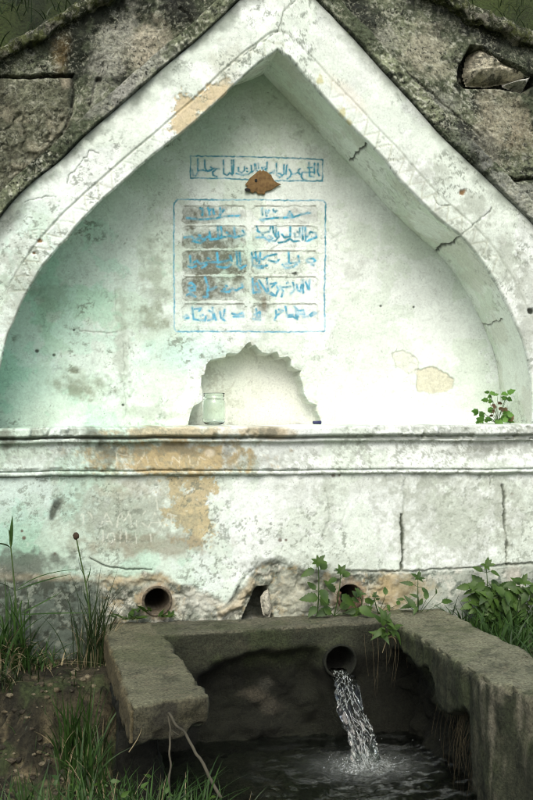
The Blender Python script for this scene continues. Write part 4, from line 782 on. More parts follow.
# grass on the hillside near the two visible corners (uncountable)
r = np.random.default_rng(5); pts = []
for _ in range(12000):
    x = r.uniform(-3.5, 5.5); y = r.uniform(0.5, 3.2)
    pts.append((x, y, 2.15+(y-0.45)*1.25+(f2(np.array([x]), np.array([y]), 1.2, 5, 0.6, seed=120)[0]-0.5)*0.6-0.03))
tag(blades('hillside_grass', pts, 0.20, 0.008, 0.8, M_GRASSD, seed=3, droop=1.4), 'dark grass covering the slope behind the gable', 'grass', None, 'stuff')

# ---- water
def tube_geo(pts, r0, r1, seg=7):
    pts = np.asarray(pts, float); n_ = len(pts); t = np.gradient(pts, axis=0); t /= np.linalg.norm(t, axis=1)[:, None]+1e-9
    ref = np.array([0.3, 0.9, 0.1]); a = np.cross(t, ref); a /= np.linalg.norm(a, axis=1)[:, None]+1e-9; b = np.cross(t, a)
    R = np.linspace(r0, r1, n_)[:, None, None]; an = np.linspace(0, 2*math.pi, seg+1)[:-1]
    V = pts[:, None]+R*(np.cos(an)[None, :, None]*a[:, None]+np.sin(an)[None, :, None]*b[:, None])
    i = np.arange(n_*seg).reshape(n_, seg); f = np.stack([i[:-1], np.roll(i, -1, 1)[:-1], np.roll(i, -1, 1)[1:], i[1:]], -1).reshape(-1, 4)
    return V.reshape(-1, 3), f
def water_mat(name, col=(1, 1, 1), rough=0.02, bump=0.0, scale=20):
    m, t, b = new_mat(name); b.inputs['Base Color'].default_value = (*col, 1); b.inputs['Roughness'].default_value = rough
    b.inputs['Transmission Weight'].default_value = 1.0; b.inputs['IOR'].default_value = 1.33
    if bump:
        n_ = t.nodes.new('ShaderNodeTexNoise'); n_.inputs['Scale'].default_value = scale; n_.inputs['Detail'].default_value = 3
        tc = t.nodes.new('ShaderNodeTexCoord'); t.links.new(tc.outputs['Object'], n_.inputs['Vector'])
        bp = t.nodes.new('ShaderNodeBump'); bp.inputs['Strength'].default_value = bump; bp.inputs['Distance'].default_value = 0.01
        t.links.new(n_.outputs[0], bp.inputs['Height']); t.links.new(bp.outputs[0], b.inputs['Normal'])
    return m
M_WATER = water_mat('clear_water', (0.93, 0.98, 0.95), 0.03)
M_POOL = water_mat('pool_water', (0.55, 0.66, 0.58), 0.04, 0.3, 30)
m_, t_, b_ = new_mat('white_water'); b_.inputs['Base Color'].default_value = (0.62, 0.68, 0.66, 1); b_.inputs['Roughness'].default_value = 0.12; b_.inputs['Specular IOR Level'].default_value = 0.9
b_.inputs['Transmission Weight'].default_value = 0.45; b_.inputs['IOR'].default_value = 1.33; M_FOAM_GLINT = m_
WZ = -0.375
bx, by = OX+0.014, -0.54
xs3 = np.linspace(0.30, 1.78, 230); ys3 = np.linspace(-2.2, -0.14, 300); X, Y = np.meshgrid(xs3, ys3, indexing='ij')
rr = np.hypot(X-bx, Y-by); Zw = WZ+0.010*np.sin(rr*85+(f2(X, Y, 8, 3, seed=130)-0.5)*9)*np.exp(-rr*3.5)+(f2(X, Y, 14, 4, seed=131)-0.5)*0.016+(f2(X*1.6, Y*0.5, 26, 3, seed=132)-0.5)*0.010
fm = np.exp(-((X-bx)/0.17)**2-((Y-by+0.02)/0.13)**2)*(0.55+0.9*(f2(X, Y, 22, 4, 0.65, seed=133)-0.3))+0.35*ss(0.56, 0.66, f2(X*0.7+Y*0.3, Y*2, 18, 4, 0.6, seed=134))*np.exp(-((X-bx-0.1)/0.4)**2-((Y-by+0.15)/0.35)**2)
Zw += 0.022*np.exp(-(rr/0.07)**2)*f2(X, Y, 40, 3, seed=129)
t_ = M_POOL.node_tree; b_ = t_.nodes['Principled BSDF']; d_ = t_.nodes.new('ShaderNodeBsdfDiffuse'); d_.inputs[0].default_value = (0.42, 0.46, 0.44, 1); mx_ = t_.nodes.new('ShaderNodeMixShader'); at_ = t_.nodes.new('ShaderNodeAttribute'); at_.attribute_name = 'Col'
nn_ = t_.nodes.new('ShaderNodeTexNoise'); nn_.inputs['Scale'].default_value = 110; nn_.inputs['Detail'].default_value = 6; nn_.inputs['Roughness'].default_value = 0.7; tc_ = t_.nodes.new('ShaderNodeTexCoord'); t_.links.new(tc_.outputs['Object'], nn_.inputs['Vector'])
mr_ = t_.nodes.new('ShaderNodeMapRange'); mr_.inputs['From Min'].default_value = 0.35; mr_.inputs['From Max'].default_value = 0.65; t_.links.new(nn_.outputs[0], mr_.inputs[0]); mu_ = t_.nodes.new('ShaderNodeMath'); mu_.operation = 'MULTIPLY'; mu_.use_clamp = True
t_.links.new(at_.outputs['Fac'], mu_.inputs[0]); t_.links.new(mr_.outputs[0], mu_.inputs[1]); t_.links.new(mu_.outputs[0], mx_.inputs[0]); t_.links.new(b_.outputs[0], mx_.inputs[1]); t_.links.new(d_.outputs[0], mx_.inputs[2]); t_.links.new(mx_.outputs[0], t_.nodes['Material Output'].inputs[0])
tag(grid_obj('water', np.stack([X, Y, Zw], -1), M_POOL, None, np.repeat(np.clip(fm, 0, 1)[..., None]*0.9, 3, -1)), None, None, None, 'structure')
# falling stream: from the outlet outwards and down
def fall(s):      # s 0..1 : centre line
    return OX-0.004+0.018*s, -0.18-0.36*s, OZ-0.045-(OZ-0.045-WZ)*(0.12*s+0.88*s**2.0)
ST = empty('water_stream', (bx, by, WZ), 'clear stream of water pouring from the round spout into the trough', 'water stream')
def stpart(o):
    o.parent = ST; o.matrix_parent_inverse = Matrix.Translation((-bx, -by, -WZ)); return o
ns_, na_ = 190, 72; s = np.linspace(0, 1, ns_)[:, None]; an = np.linspace(0, 2*math.pi, na_)[None]
fx, fy, fz = fall(s); wd = 0.038+0.022*s; th = 0.020+0.010*s
nn = f2(np.cos(an)*0.8+0*s, s*2.4+np.sin(an)*0.8, 3.0, 3, 0.5, seed=135); nn2 = f2(np.cos(an)*1.2+0*s+s, s*5.5-np.sin(an)*0.8, 2.2, 2, 0.5, seed=136)
rad = 0.75+0.9*(nn-0.3)+0.7*(nn2-0.5)
P = np.stack([fx+np.cos(an)*wd*rad+0.012*np.sin(s*9)*s, fy+np.sin(an)*th*rad+0*s, fz+0*an], -1)
stpart(grid_obj('water_body', P, M_WATER))
# broken water in the fall: white strands and beads put in as glints
r = np.random.default_rng(9); VV, FFc = [], []; off = 0
def bead(cx, cy, cz, rx, rz, dirx=0.0):
    global off
    nu, nv = 7, 6; u = np.linspace(0, 2*math.pi, nu+1)[:-1][None]; v = np.linspace(0, math.pi, nv)[:, None]; k = 1+0.45*(r.random((nv, nu))-0.5)
    x = cx+rx*np.sin(v)*np.cos(u)*k+dirx*np.cos(v)*rz; y = cy+rx*0.7*np.sin(v)*np.sin(u)*k; z = cz+rz*np.cos(v)+0*u
    VV.append(np.stack([x, y, z], -1).reshape(-1, 3))
    i = np.arange(nv*nu).reshape(nv, nu); FFc.append(np.stack([i[:-1], np.roll(i, -1, 1)[:-1], np.roll(i, -1, 1)[1:], i[1:]], -1).reshape(-1, 4)+off); off += nv*nu
for _ in range(62):
    q = r.random()**0.85*0.93; l = r.uniform(0.025, 0.085); a = r.uniform(0, 2*math.pi); e = r.random()**0.4; da = r.normal(0, 0.7); fq_ = r.uniform(8, 22); am = r.uniform(0.001, 0.004); ph = r.uniform(0, 6.28)
    pts_ = []
    for t_ in np.linspace(0, 1, 16):
        qq = min(1.0, q+l*t_*1.6); x, y, z = fall(qq); ww = 0.038+0.022*qq; aa = a+da*t_*0.5
        pts_.append((x+math.cos(aa)*ww*e*1.04+am*math.sin(fq_*t_*0.5+ph)+0.012*math.sin(qq*9)*qq, y-abs(math.sin(aa))*(0.026+0.010*qq), z))
    V_, F_ = tube_geo(pts_, r.uniform(0.0006, 0.0015), 0.0003, 5); VV.append(V_); FFc.append(F_+off); off += len(V_)
for _ in range(110):
    q = r.random()**0.8; x, y, z = fall(q); a = r.uniform(0, 2*math.pi); e = r.random()**0.5; ww = 0.038+0.022*q
    bead(x+math.cos(a)*ww*e+0.012*math.sin(q*9)*q, y-abs(math.sin(a))*(0.028+0.010*q), z, r.uniform(0.0008, 0.0024), r.uniform(0.002, 0.007), r.normal(0, 0.3))
stpart(mesh_obj('glint_strands', np.concatenate(VV), np.concatenate(FFc), M_FOAM_GLINT))['kind'] = 'stuff'
VV, FFc, off = [], [], 0
for _ in range(45):
    a = r.uniform(0, 2*math.pi); d = abs(r.normal(0, 0.11)); bead(bx+math.cos(a)*d, by+math.sin(a)*d*0.7, WZ+abs(r.normal(0, 0.05)), r.uniform(0.0008, 0.0018), r.uniform(0.001, 0.0026))
for _ in range(260):
    a = r.uniform(0, 2*math.pi); d = abs(r.normal(0, 0.055)); bead(bx+math.cos(a)*d*1.2, by+math.sin(a)*d, WZ+0.006+0.035*math.exp(-(d/0.05)**2)*r.random(), r.uniform(0.0008, 0.002), r.uniform(0.0008, 0.002))
stpart(mesh_obj('splash_foam', np.concatenate(VV), np.concatenate(FFc), M_FOAM_GLINT))['kind'] = 'stuff'

# ================================================================== SMALL THINGS
def lathe(name, prof_, mat, seg=48, loc=(0, 0, 0)):
    pr_ = np.asarray(prof_, float); an = np.linspace(0, 2*math.pi, seg+1)[:-1][None]
    P = np.stack([pr_[:, 0:1]*np.cos(an), pr_[:, 0:1]*np.sin(an), pr_[:, 1:2]+0*an], -1)
    i = np.arange(len(pr_)*seg).reshape(len(pr_), seg); f = np.stack([i[:-1], np.roll(i, -1, 1)[:-1], np.roll(i, -1, 1)[1:], i[1:]], -1).reshape(-1, 4)
    o = mesh_obj(name, P.reshape(-1, 3)+np.array(loc), f, mat); return o
def cornice_z(x):      # top of the cornice at plan x (world X -> height of the shelf)
    i = int(np.argmin(np.abs(Xc[:, 0]-x))); k = int(np.argmin(np.abs(PYY-0.15))); return float(Zc_[i, k])
m_, t_, b_ = new_mat('jar_glass'); b_.inputs['Base Color'].default_value = (0.90, 0.96, 0.92, 1); b_.inputs['Roughness'].default_value = 0.06; b_.inputs['Transmission Weight'].default_value = 1.0; b_.inputs['IOR'].default_value = 1.45
jx, _ = on_y(214, 420, 0.24); jx = float(jx); jz = cornice_z(jx)+0.003
j = lathe('glass_jar', [(0.0005, 0), (0.030, 0), (0.044, 0.004), (0.052, 0.014), (0.0555, 0.03), (0.056, 0.10), (0.054, 0.112), (0.050, 0.118), (0.0505, 0.124), (0.054, 0.126), (0.054, 0.131), (0.0505, 0.133), (0.0505, 0.146), (0.052, 0.150), (0.0505, 0.153), (0.048, 0.150), (0.0475, 0.12), (0.051, 0.110), (0.053, 0.10), (0.0525, 0.032), (0.049, 0.017), (0.042, 0.009), (0.0005, 0.007)], M_WATER if False else m_, 48)
j.location = (jx, 0.24, jz); tag(j, 'empty glass jar standing on the cornice in the left corner of the broken niche', 'jar')
m_, t_, b_ = new_mat('blue_plastic'); b_.inputs['Base Color'].default_value = (0.008, 0.012, 0.07, 1); b_.inputs['Roughness'].default_value = 0.35
lx, _ = on_y(317, 425, 0.16); lx = float(lx); cz = cornice_z(lx)
pr_ = [(0.0005, -0.021), (0.006, -0.021), (0.0078, -0.019), (0.0078, 0.012), (0.0088, 0.0125), (0.0088, 0.020), (0.007, 0.021), (0.0005, 0.021)]
lt = lathe('bottle_cap', pr_, m_, 24); lt.rotation_euler = (0, math.pi/2, 0.1); lt.location = (lx, 0.16, cz+0.012); lt.scale = (1, 1, 1)
tag(lt, 'small dark blue plastic cap lying on the cornice at the right end of the niche', 'cap')
# fish-shaped brown piece stuck on the top line of writing
fo = np.array([(100, 180), (118, 160), (140, 125), (165, 105), (190, 85), (215, 60), (228, 58), (238, 45), (250, 62), (270, 48), (280, 60), (300, 62), (330, 88), (345, 95), (352, 118), (378, 155), (400, 168), (440, 186), (405, 200), (370, 222), (350, 238), (325, 245), (300, 250), (285, 260), (282, 282), (250, 278), (215, 278), (205, 258), (190, 255), (170, 270), (140, 250), (110, 240), (95, 228), (110, 222), (118, 205), (98, 190)], float)
fpx = 235+fo[:, 0]*0.10507; fpy = 165+fo[:, 1]*0.10507
m_, t_, b_ = new_mat('brown_bark'); nn_ = t_.nodes.new('ShaderNodeTexNoise'); nn_.inputs['Scale'].default_value = 60; nn_.inputs['Detail'].default_value = 8
cr_ = t_.nodes.new('ShaderNodeValToRGB'); cr_.color_ramp.elements[0].color = (0.13, 0.075, 0.026, 1); cr_.color_ramp.elements[1].color = (0.21, 0.13, 0.048, 1); cr_.color_ramp.elements[0].position = 0.35; cr_.color_ramp.elements[1].position = 0.65
tcn = t_.nodes.new('ShaderNodeTexCoord'); t_.links.new(tcn.outputs['Object'], nn_.inputs['Vector']); t_.links.new(nn_.outputs[0], cr_.inputs[0]); t_.links.new(cr_.outputs[0], b_.inputs['Base Color']); b_.inputs['Roughness'].default_value = 0.85
bp_ = t_.nodes.new('ShaderNodeBump'); bp_.inputs['Strength'].default_value = 0.5; bp_.inputs['Distance'].default_value = 0.004; t_.links.new(nn_.outputs[0], bp_.inputs['Height']); t_.links.new(bp_.outputs[0], b_.inputs['Normal'])
def flat_piece(name, ppx, ppy, y0, thick, mat, dome=0.0):
    import bmesh
    Xp, Zp = on_y(ppx, ppy, y0); cx, cz = Xp.mean(), Zp.mean(); bm = bmesh.new(); n_ = len(Xp)
    rings = []
    for (k, dy) in ((1.0, 0.0), (1.0, -thick*0.5), (0.93, -thick), (0.5, -thick-dome), (0.15, -thick-dome*1.1)):
        rings.append([bm.verts.new(((x-cx)*k, dy, (z-cz)*k)) for x, z in zip(Xp, Zp)])
    for A, B in zip(rings[:-1], rings[1:]):
        for i in range(n_): bm.faces.new((A[i], A[(i+1) % n_], B[(i+1) % n_], B[i]))
    bm.faces.new(rings[0][::-1]); bm.faces.new(rings[-1]); bmesh.ops.recalc_face_normals(bm, faces=bm.faces)
    me = bpy.data.meshes.new(name); bm.to_mesh(me); bm.free(); me.materials.append(mat); o = bpy.data.objects.new(name, me); C.objects.link(o); o.location = (cx, y0, cz); return o
fi = flat_piece('fish_ornament', fpx, fpy, RD-0.006, 0.006, m_, 0.004)
tag(fi, 'brown fish-shaped piece with a dark eye stuck over the top line of blue writing', 'ornament')
m2_, t2_, b2_ = new_mat('dark_hole'); b2_.inputs['Base Color'].default_value = (0.006, 0.006, 0.005, 1); b2_.inputs['Roughness'].default_value = 0.8
a_ = np.linspace(0, 2*math.pi, 15)[:-1]
for nm, (ex, ey, rx, ry, ro) in (('eye', (255.9, 180.6, 1.5, 1.8, 0)), ('mouth', (247.6, 190.0, 3.0, 1.7, 0.25))):
    ux, uy = np.cos(a_)*rx, np.sin(a_)*ry
    e = flat_piece(nm, ex+ux*math.cos(ro)-uy*math.sin(ro), ey+ux*math.sin(ro)+uy*math.cos(ro), RD-0.0135, 0.005, m2_, 0.001); bpy.context.view_layer.update(); mw = e.matrix_world.copy(); e.parent = fi; e.matrix_parent_inverse = fi.matrix_world.inverted()
# pale shard standing in the hollow
sh = rock('stone_shard', [(261, 598), (265, 592), (268, 590), (270, 600), (271, 607), (268, 616), (264, 613)], 0.03, 0.05, (0.60, 0.58, 0.47), M_STONE, 140, 14)
bpy.context.view_layer.update(); tag(sh, 'pale pointed stone shard standing in the dark hollow at the foot of the wall', 'stone')

# ================================================================== PLANTS
def leaf_geo(L_, W_, serr=0.0, fold=0.25, curl=0.3, lobes=False, nl=9):
    t = np.linspace(0, 1, nl); w_ = np.sin(np.pi*np.clip(t, 0, 1)**0.75)**0.9*(1-0.25*t)
    if lobes: w_ = w_*(0.72+0.45*np.abs(np.sin(t*math.pi*2.6)))
    if serr: w_ = w_*(1+serr*np.where(np.arange(nl) % 2 == 0, 1, -1))
    w_[0] = 0.04; w_[-1] = 0.0; hw = W_/2*w_; z = -curl*L_*t**2
    A = np.stack([t*L_, -hw, z+fold*hw], -1); M_ = np.stack([t*L_, 0*t, z], -1); B = np.stack([t*L_, hw, z+fold*hw], -1)
    V = np.stack([A, M_, B], 1).reshape(-1, 3); i = np.arange(nl-1)*3
    F1 = np.stack([i, i+3, i+4, i+1], -1); F2 = np.stack([i+1, i+4, i+5, i+2], -1)
    return V, np.concatenate([F1, F2])
def rotm(az, el, roll=0):
    return np.array(Matrix.Rotation(az, 3, 'Z') @ Matrix.Rotation(-el, 3, 'Y') @ Matrix.Rotation(roll, 3, 'X'))
TILT = np.array(Matrix.Rotation(math.radians(52), 3, 'X'))
class Geo:
    def __init__(s): s.V, s.F, s.o = [], [], 0
    def add(s, V, F_, ): s.V.append(V); s.F.append(F_+s.o); s.o += len(V)
    def build(s, name, mat, parent=None): return mesh_obj(name, np.concatenate(s.V), np.concatenate(s.F), mat, parent)
def bend(p0, p1, sag=(0, 0, 0), n=14):
    t = np.linspace(0, 1, n)[:, None]; return np.asarray(p0)*(1-t)+np.asarray(p1)*t+np.asarray(sag)*(4*t*(1-t))
def weed(root_px, tip_px, y0, nodes, LL, label, group=None, seed=0, mat=M_LEAF, serr=0.14, name='leafy_weed', wratio=0.62, shrink=0.35, y1=None, base_extra=0, bush=False):
    """upright stem with opposite pairs of toothed leaves"""
    r = np.random.default_rng(seed); y1 = y0-0.03 if y1 is None else y1
    (xa, za), (xb, zb) = on_y(*root_px, y0), on_y(*tip_px, y1); xa, za, xb, zb = map(float, (xa, za, xb, zb))
    o = empty(name, (xa, y0, za), label, 'plant', group); G, S = Geo(), Geo()
    tip = np.array([xb-xa, y1-y0, zb-za]); path = bend((0, 0, 0), tip, (r.normal(0, 0.008), -0.012, 0)); S.add(*tube_geo(path, 0.0035, 0.0016))
    for k in range(nodes):
        f = (k+0.55)/nodes if nodes > 1 else 0.8; p = path[int(min(len(path)-1, f*(len(path)-1)))]; base = k*1.57+r.uniform(-0.3, 0.3)+0.5
        for q in (0, 1):
            az = base+q*math.pi+r.normal(0, 0.25); l = LL*(1-shrink*f)*(0.8+0.4*r.random()); pet = l*0.35; el = r.uniform(0.0, 0.6)
            d = np.array([math.cos(az)*math.cos(el), math.sin(az)*math.cos(el), math.sin(el)]); e = p+d*pet; S.add(*tube_geo(bend(p, e), 0.0013, 0.001, 5))
            V, F_ = leaf_geo(l, l*wratio*(0.85+0.3*r.random()), serr, 0.2, r.uniform(0.1, 0.45), nl=13); G.add(V@(TILT@rotm(az, el*0.5-0.15, r.normal(0, 0.4))).T+e, F_)
    for q in range(6):
        az = q*1.05+r.random(); l = LL*0.5*(0.7+0.5*r.random()); V, F_ = leaf_geo(l, l*0.5, serr, 0.3, 0.1, nl=9); G.add(V@(TILT@rotm(az, 0.5, 0)).T+path[-1], F_)
    for q in range(base_extra):
        az = r.uniform(0, 6.28); l = LL*r.uniform(0.45, 1.05)*(0.8 if bush else 1); h = r.uniform(0.0, 0.12); e = np.array([math.cos(az)*r.uniform(0.01, 0.09 if bush else 0.13), -abs(math.sin(az))*0.08-0.01, h*2.9*(1-0.15*r.random()) if bush else h]); S.add(*tube_geo(bend((0, 0, 0), e), 0.0016, 0.001, 5))
        V, F_ = leaf_geo(l, l*wratio, serr, 0.2, 0.35, nl=13); G.add(V@(TILT@rotm(az, r.uniform(-0.2, 0.4), r.normal(0, 0.4))).T+e, F_)
    S.build('stem', M_STEM, o); G.build('foliage', mat, o)
    return o
GW = 'weeds growing between the trough and the wall'
weed((317, 616), (318, 562), -0.05, 3, 0.085, 'tall weed with toothed leaves right of the dark hollow, its tip on white plaster', GW, 1)
weed((334, 616), (341, 572), -0.05, 3, 0.085, 'weed with broad toothed leaves touching the left side of the right drain hole', GW, 2, base_extra=5)
weed((356, 616), (359, 594), -0.06, 2, 0.07, 'low weed whose leaves cross the mouth of the right drain hole', GW, 3)
weed((418, 616), (418, 578), -0.05, 2, 0.075, 'weed with a few long leaves above the back right corner of the trough', GW, 4, base_extra=9, wratio=0.42)
weed((379, 614), (374, 596), -0.05, 1, 0.045, 'small pale weed between the right drain hole and the trough corner', GW, 5, base_extra=4)
GN = 'bushy weeds behind the right side of the trough'
weed((484, 650), (486, 566), -0.06, 8, 0.095, 'bushy dark green nettle against the white wall, tallest behind the right side of the trough', GN, 6, base_extra=110, y1=-0.09, bush=True)
weed((500, 655), (498, 592), -0.10, 6, 0.095, 'shorter nettle in the gap between the tallest nettle and the pale upright stone', GN, 7, base_extra=60, bush=True)
weed((526, 655), (523, 582), -0.14, 6, 0.09, 'dark nettle in front of the right edge of the pale upright stone', GN, 8, base_extra=90, bush=True)
weed((541, 655), (545, 566), -0.10, 5, 0.085, 'dark nettle cut by the right edge of the picture', GN, 10, base_extra=90, bush=True)
# ground cover and long grass right of the trough
pts = []
r = np.random.default_rng(21)
for _ in range(520):
    y = r.uniform(-0.95, -0.04); x = 1.815+abs(r.normal(0, 0.28)); pts.append((x, y, gz(x, y)-0.01))
tag(blades('ground_grass', pts, 0.20, 0.012, 0.8, M_GRASS, seed=8), 'long green grass along the outer side of the trough right wall', 'grass', None, 'stuff')
# low leafy seedlings by the left drain hole
def rosette(px_, py_, y0, n_, LL, label, name='seedling', cat='plant', mat=M_LEAF2, group=None, seed=0, wr=0.3, el0=0.5, spread=0.02):
    r = np.random.default_rng(seed); xa, za = (float(v) for v in on_y(px_, py_, y0)); G = Geo()
    for q in range(n_):
        az = r.uniform(0, 6.28); l = LL*r.uniform(0.55, 1.1); V, F_ = leaf_geo(l, l*wr, 0.06, 0.25, r.uniform(0.1, 0.5), nl=9); G.add(V@rotm(az, r.uniform(0.2, 1.0)*el0*2, r.normal(0, 0.3)).T+np.array([r.normal(0, spread), -abs(r.normal(0, spread*0.5)), 0]), F_)
    o = G.build(name, mat); o.location = (xa, y0, za); return tag(o, label, cat, group)
GS = 'seedlings on the trough rim by the left drain hole'
rosette(133, 619, -0.04, 16, 0.075, 'light green seedling left of the left drain hole', seed=31, group=GS, spread=0.03, mat=M_LEAF)
rosette(145, 612, -0.02, 9, 0.06, 'small upright seedling touching the left rim of the left drain hole', seed=32, group=GS, el0=0.9, mat=M_LEAF)
rosette(166, 617, -0.03, 14, 0.05, 'low seedling below the right rim of the left drain hole', seed=33, group=GS, spread=0.025, mat=M_LEAF)
# tuft hanging over the rim near the back right corner
hg = empty('hanging_weed', tuple(float(v) for v in (on_y(386, 625, -0.35)[0], -0.35, on_y(386, 625, -0.35)[1])), 'strap-leaved weed with yellow blades rooted on the trough rim above the water stream', 'plant')
r = np.random.default_rng(41); G, Gy = Geo(), Geo()
for q in range(22):
    az = r.uniform(0, 6.28); l = r.uniform(0.04, 0.075); V, F_ = leaf_geo(l, l*0.42, 0, 0.25, r.uniform(0.1, 0.6)); G.add(V@(TILT@rotm(az, r.uniform(0.2, 1.3), r.normal(0, 0.3))).T+np.array([r.normal(0, 0.02), -0.012, r.normal(-0.015, 0.025)]), F_)
for (a, b) in (((0.0, -0.02, -0.055), (-0.03, -0.04, -0.11)), ((0.0, -0.02, -0.055), (0.035, -0.04, -0.05)), ((0.01, -0.02, -0.05), (0.03, -0.05, -0.07))):
    Gy.add(*tube_geo(bend(a, b, (0, -0.008, 0.012)), 0.0035, 0.001, 6))
Gr = Geo()
for q in range(11):
    x = r.normal(0.0, 0.045); Gr.add(*tube_geo(bend((x, -0.015, -0.03), (x+r.normal(0, 0.015), -0.02-r.random()*0.02, -0.10-0.22*r.random()), (r.normal(0, 0.01), -0.01, 0)), 0.0012, 0.0005, 4))
G.build('foliage', M_LEAF, hg); Gy.build('yellow_blades', M_DRY, hg); Gr.build('hanging_roots', M_ROOT, hg)
# roots hanging from the eroded right wall
rt = empty('hanging_roots', (1.56, -0.85, -0.02), 'tangle of thin brown roots hanging under the hollowed right wall of the trough', 'roots'); Gr = Geo(); r = np.random.default_rng(43)
for q in range(85):
    y = r.uniform(-0.28, 0.20); x = r.uniform(-0.06, 0.0); Gr.add(*tube_geo(bend((x+0.03, y, r.uniform(-0.06, 0.01)), (x+r.normal(-0.01, 0.02), y+r.normal(0, 0.03), -0.12-0.28*r.random()), (r.normal(-0.01, 0.015), r.normal(0, 0.015), 0)), 0.0011, 0.0004, 4))
Gr.build('root_strands', M_ROOT, rt)['kind'] = 'stuff'
# seedling on the cornice
xa, _ = on_y(497, 424, 0.15); xa = float(xa); lp = empty('wall_seedling', (xa, 0.15, cornice_z(xa)), 'small bright green plant with lobed leaves rooted on the cornice', 'plant')
G, Gd, S = Geo(), Geo(), Geo(); r = np.random.default_rng(51); sc = 4.65/F
for (dx, dy, l, red) in ((-18, -11, 8, 0), (-20, -13, 7, 0), (-14, -15, 6, 0), (-9, -33, 8, 0), (-5, -30, 6, 0), (-11, -25, 7, 0), (0, -32, 4, 0), (12, -32, 9, 0), (9, -27, 7, 0), (14, -28, 8, 0), (-2, -20, 6, 1), (3, -22, 6, 1), (-5, -15, 6, 1), (1, -15, 6, 1), (5, -17, 6, 1), (-3, -9, 5, 1), (-16, -3, 9, 0), (-12, -2, 8, 0), (-8, -4, 8, 0), (-4, -2, 7, 0), (7, -6, 9, 0), (10, -4, 9, 0), (12, -10, 8, 0), (13, -3, 8, 1), (3, -3, 8, 0), (-19, -4, 6, 0), (8, -10, 7, 0)):
    e = np.array([dx*sc, r.uniform(-0.04, 0.03), -dy*sc]); S.add(*tube_geo(bend((r.normal(0, 0.004), 0, 0), e, (0, 0, 0.01)), 0.0013, 0.0008, 5))
    for q in range(2):
        ll = l*sc*r.uniform(0.8, 1.15); az = r.uniform(-0.6, 0.6)+(math.pi if r.random() < 0.5 else 0); V, F_ = leaf_geo(ll, ll*0.85, 0.1, 0.15, 0.2, lobes=True, nl=11); R_ = rotm(az, r.normal(0, 0.5), r.choice([-1, 1])*r.uniform(0.7, 1.4)); (Gd if red else G).add(V@R_.T+e, F_)
S.build('stem', M_STEM, lp); G.build('foliage', M_LEAF2, lp); Gd.build('reddish_leaves', M_RED, lp)
# grass tufts on the left
def tuft(x, y, n_, spread, h, w_, lean, label, seed, mat=M_GRASS, group=None, dry=0, name='grass_tuft'):
    r = np.random.default_rng(seed); z0 = gz(x, y)-0.015; o = empty(name, (x, y, z0), label, 'grass tuft', group)
    pts = [(r.normal(0, spread), r.normal(0, spread*0.6), 0) for _ in range(n_)]; blades('blades', pts, h, w_, lean, mat, o, seed=seed, seg=8)
    if dry: blades('dry_blades', [(r.normal(0, spread*1.1), r.normal(0, spread*0.6), 0) for _ in range(dry)], h*0.7, w_*0.7, lean*1.4, M_DRY, o, seed=seed+1, seg=7)
    return o
def gpt(px_, py_, z):
    x, y = on_z(px_, py_, z); return float(x), float(y)
GT = 'grass tufts on the bank left of the trough'
x, y = gpt(8, 672, -0.03); tuft(x, y, 90, 0.06, 0.36, 0.011, 0.75, 'large tuft of long grass at the left edge of the picture under the wall', 61, group=GT, dry=60)
x, y = gpt(35, 672, -0.03); tuft(x, y, 60, 0.06, 0.2, 0.008, 1.1, 'sprawling tuft of half dry grass right of the large tuft', 62, group=GT, dry=40)
x, y = float(on_y(93, 640, -0.16)[0]), -0.16; tuft(x, y, 80, 0.035, 0.40, 0.0065, 0.42, 'thin upright tuft of dark grass in the corner where trough and wall meet', 63, group=GT, dry=30, mat=M_GRASSD)
x, y = gpt(6, 715, -0.15); tuft(x, y, 60, 0.05, 0.16, 0.006, 0.9, 'dark tuft of grass halfway down the earth bank', 64, group=GT, mat=M_GRASSD, dry=20)
x, y = 0.075, -0.62; tuft(x, y, 110, 0.04, 0.31, 0.0085, 0.40, 'bright green upright tuft of grass beside the left wall of the trough', 65, group=GT, dry=25)
x, y = 0.10, -0.85; tuft(x, y, 80, 0.045, 0.25, 0.008, 0.6, 'bright green tuft of grass in front of the tallest bright tuft', 66, group=GT, dry=20)
# tall seed stalk with a brown head and a tall reed-like stalk
def stalk(pts_px, y0, r0, r1, name, label, cat='stalk', mat=M_STEM):
    P_ = np.array([[float(v) for v in (on_y(a, b, y0)[0], y0+dy, on_y(a, b, y0)[1])] for a, b, dy in pts_px]); root = P_[0].copy(); o = empty(name, tuple(root), label, cat); rp = smooth1(resample(P_-root, 0.006), 9)
    G = Geo(); G.add(*tube_geo(rp, r0, r1, 7)); G.build('stem', mat, o); return o, rp
o, rp = stalk([(94, 668, 0), (90, 600, 0), (84, 575, 0), (79, 553, 0), (76, 536, 0)], -0.14, 0.004, 0.0028, 'seed_stalk', 'tall thin stalk topped by a round dark brown seed head')
G = Geo(); u = np.linspace(0, 2*math.pi, 15)[:-1][None]; v = np.linspace(0, math.pi, 10)[:, None]; k = 1+0.25*(np.random.default_rng(3).random((10, 14))-0.5)
V = np.stack([0.0135*np.sin(v)*np.cos(u)*k, 0.0135*np.sin(v)*np.sin(u)*k, 0.015*np.cos(v)*k], -1).reshape(-1, 3)+rp[-1]; i = np.arange(140).reshape(10, 14); G.add(V, np.stack([i[:-1], np.roll(i, -1, 1)[:-1], np.roll(i, -1, 1)[1:], i[1:]], -1).reshape(-1, 4)); G.build('seed_head', M_BUD, o)
G = Geo()
for f, az, l in ((0.35, 2.6, 0.10), (0.5, 0.4, 0.08), (0.6, 2.9, 0.09)):
    V, F_ = leaf_geo(l, 0.012, 0, 0.2, -0.3); G.add(V@rotm(az, 1.0, 0).T+rp[int(f*(len(rp)-1))], F_)
G.build('leaf', M_GRASS, o)
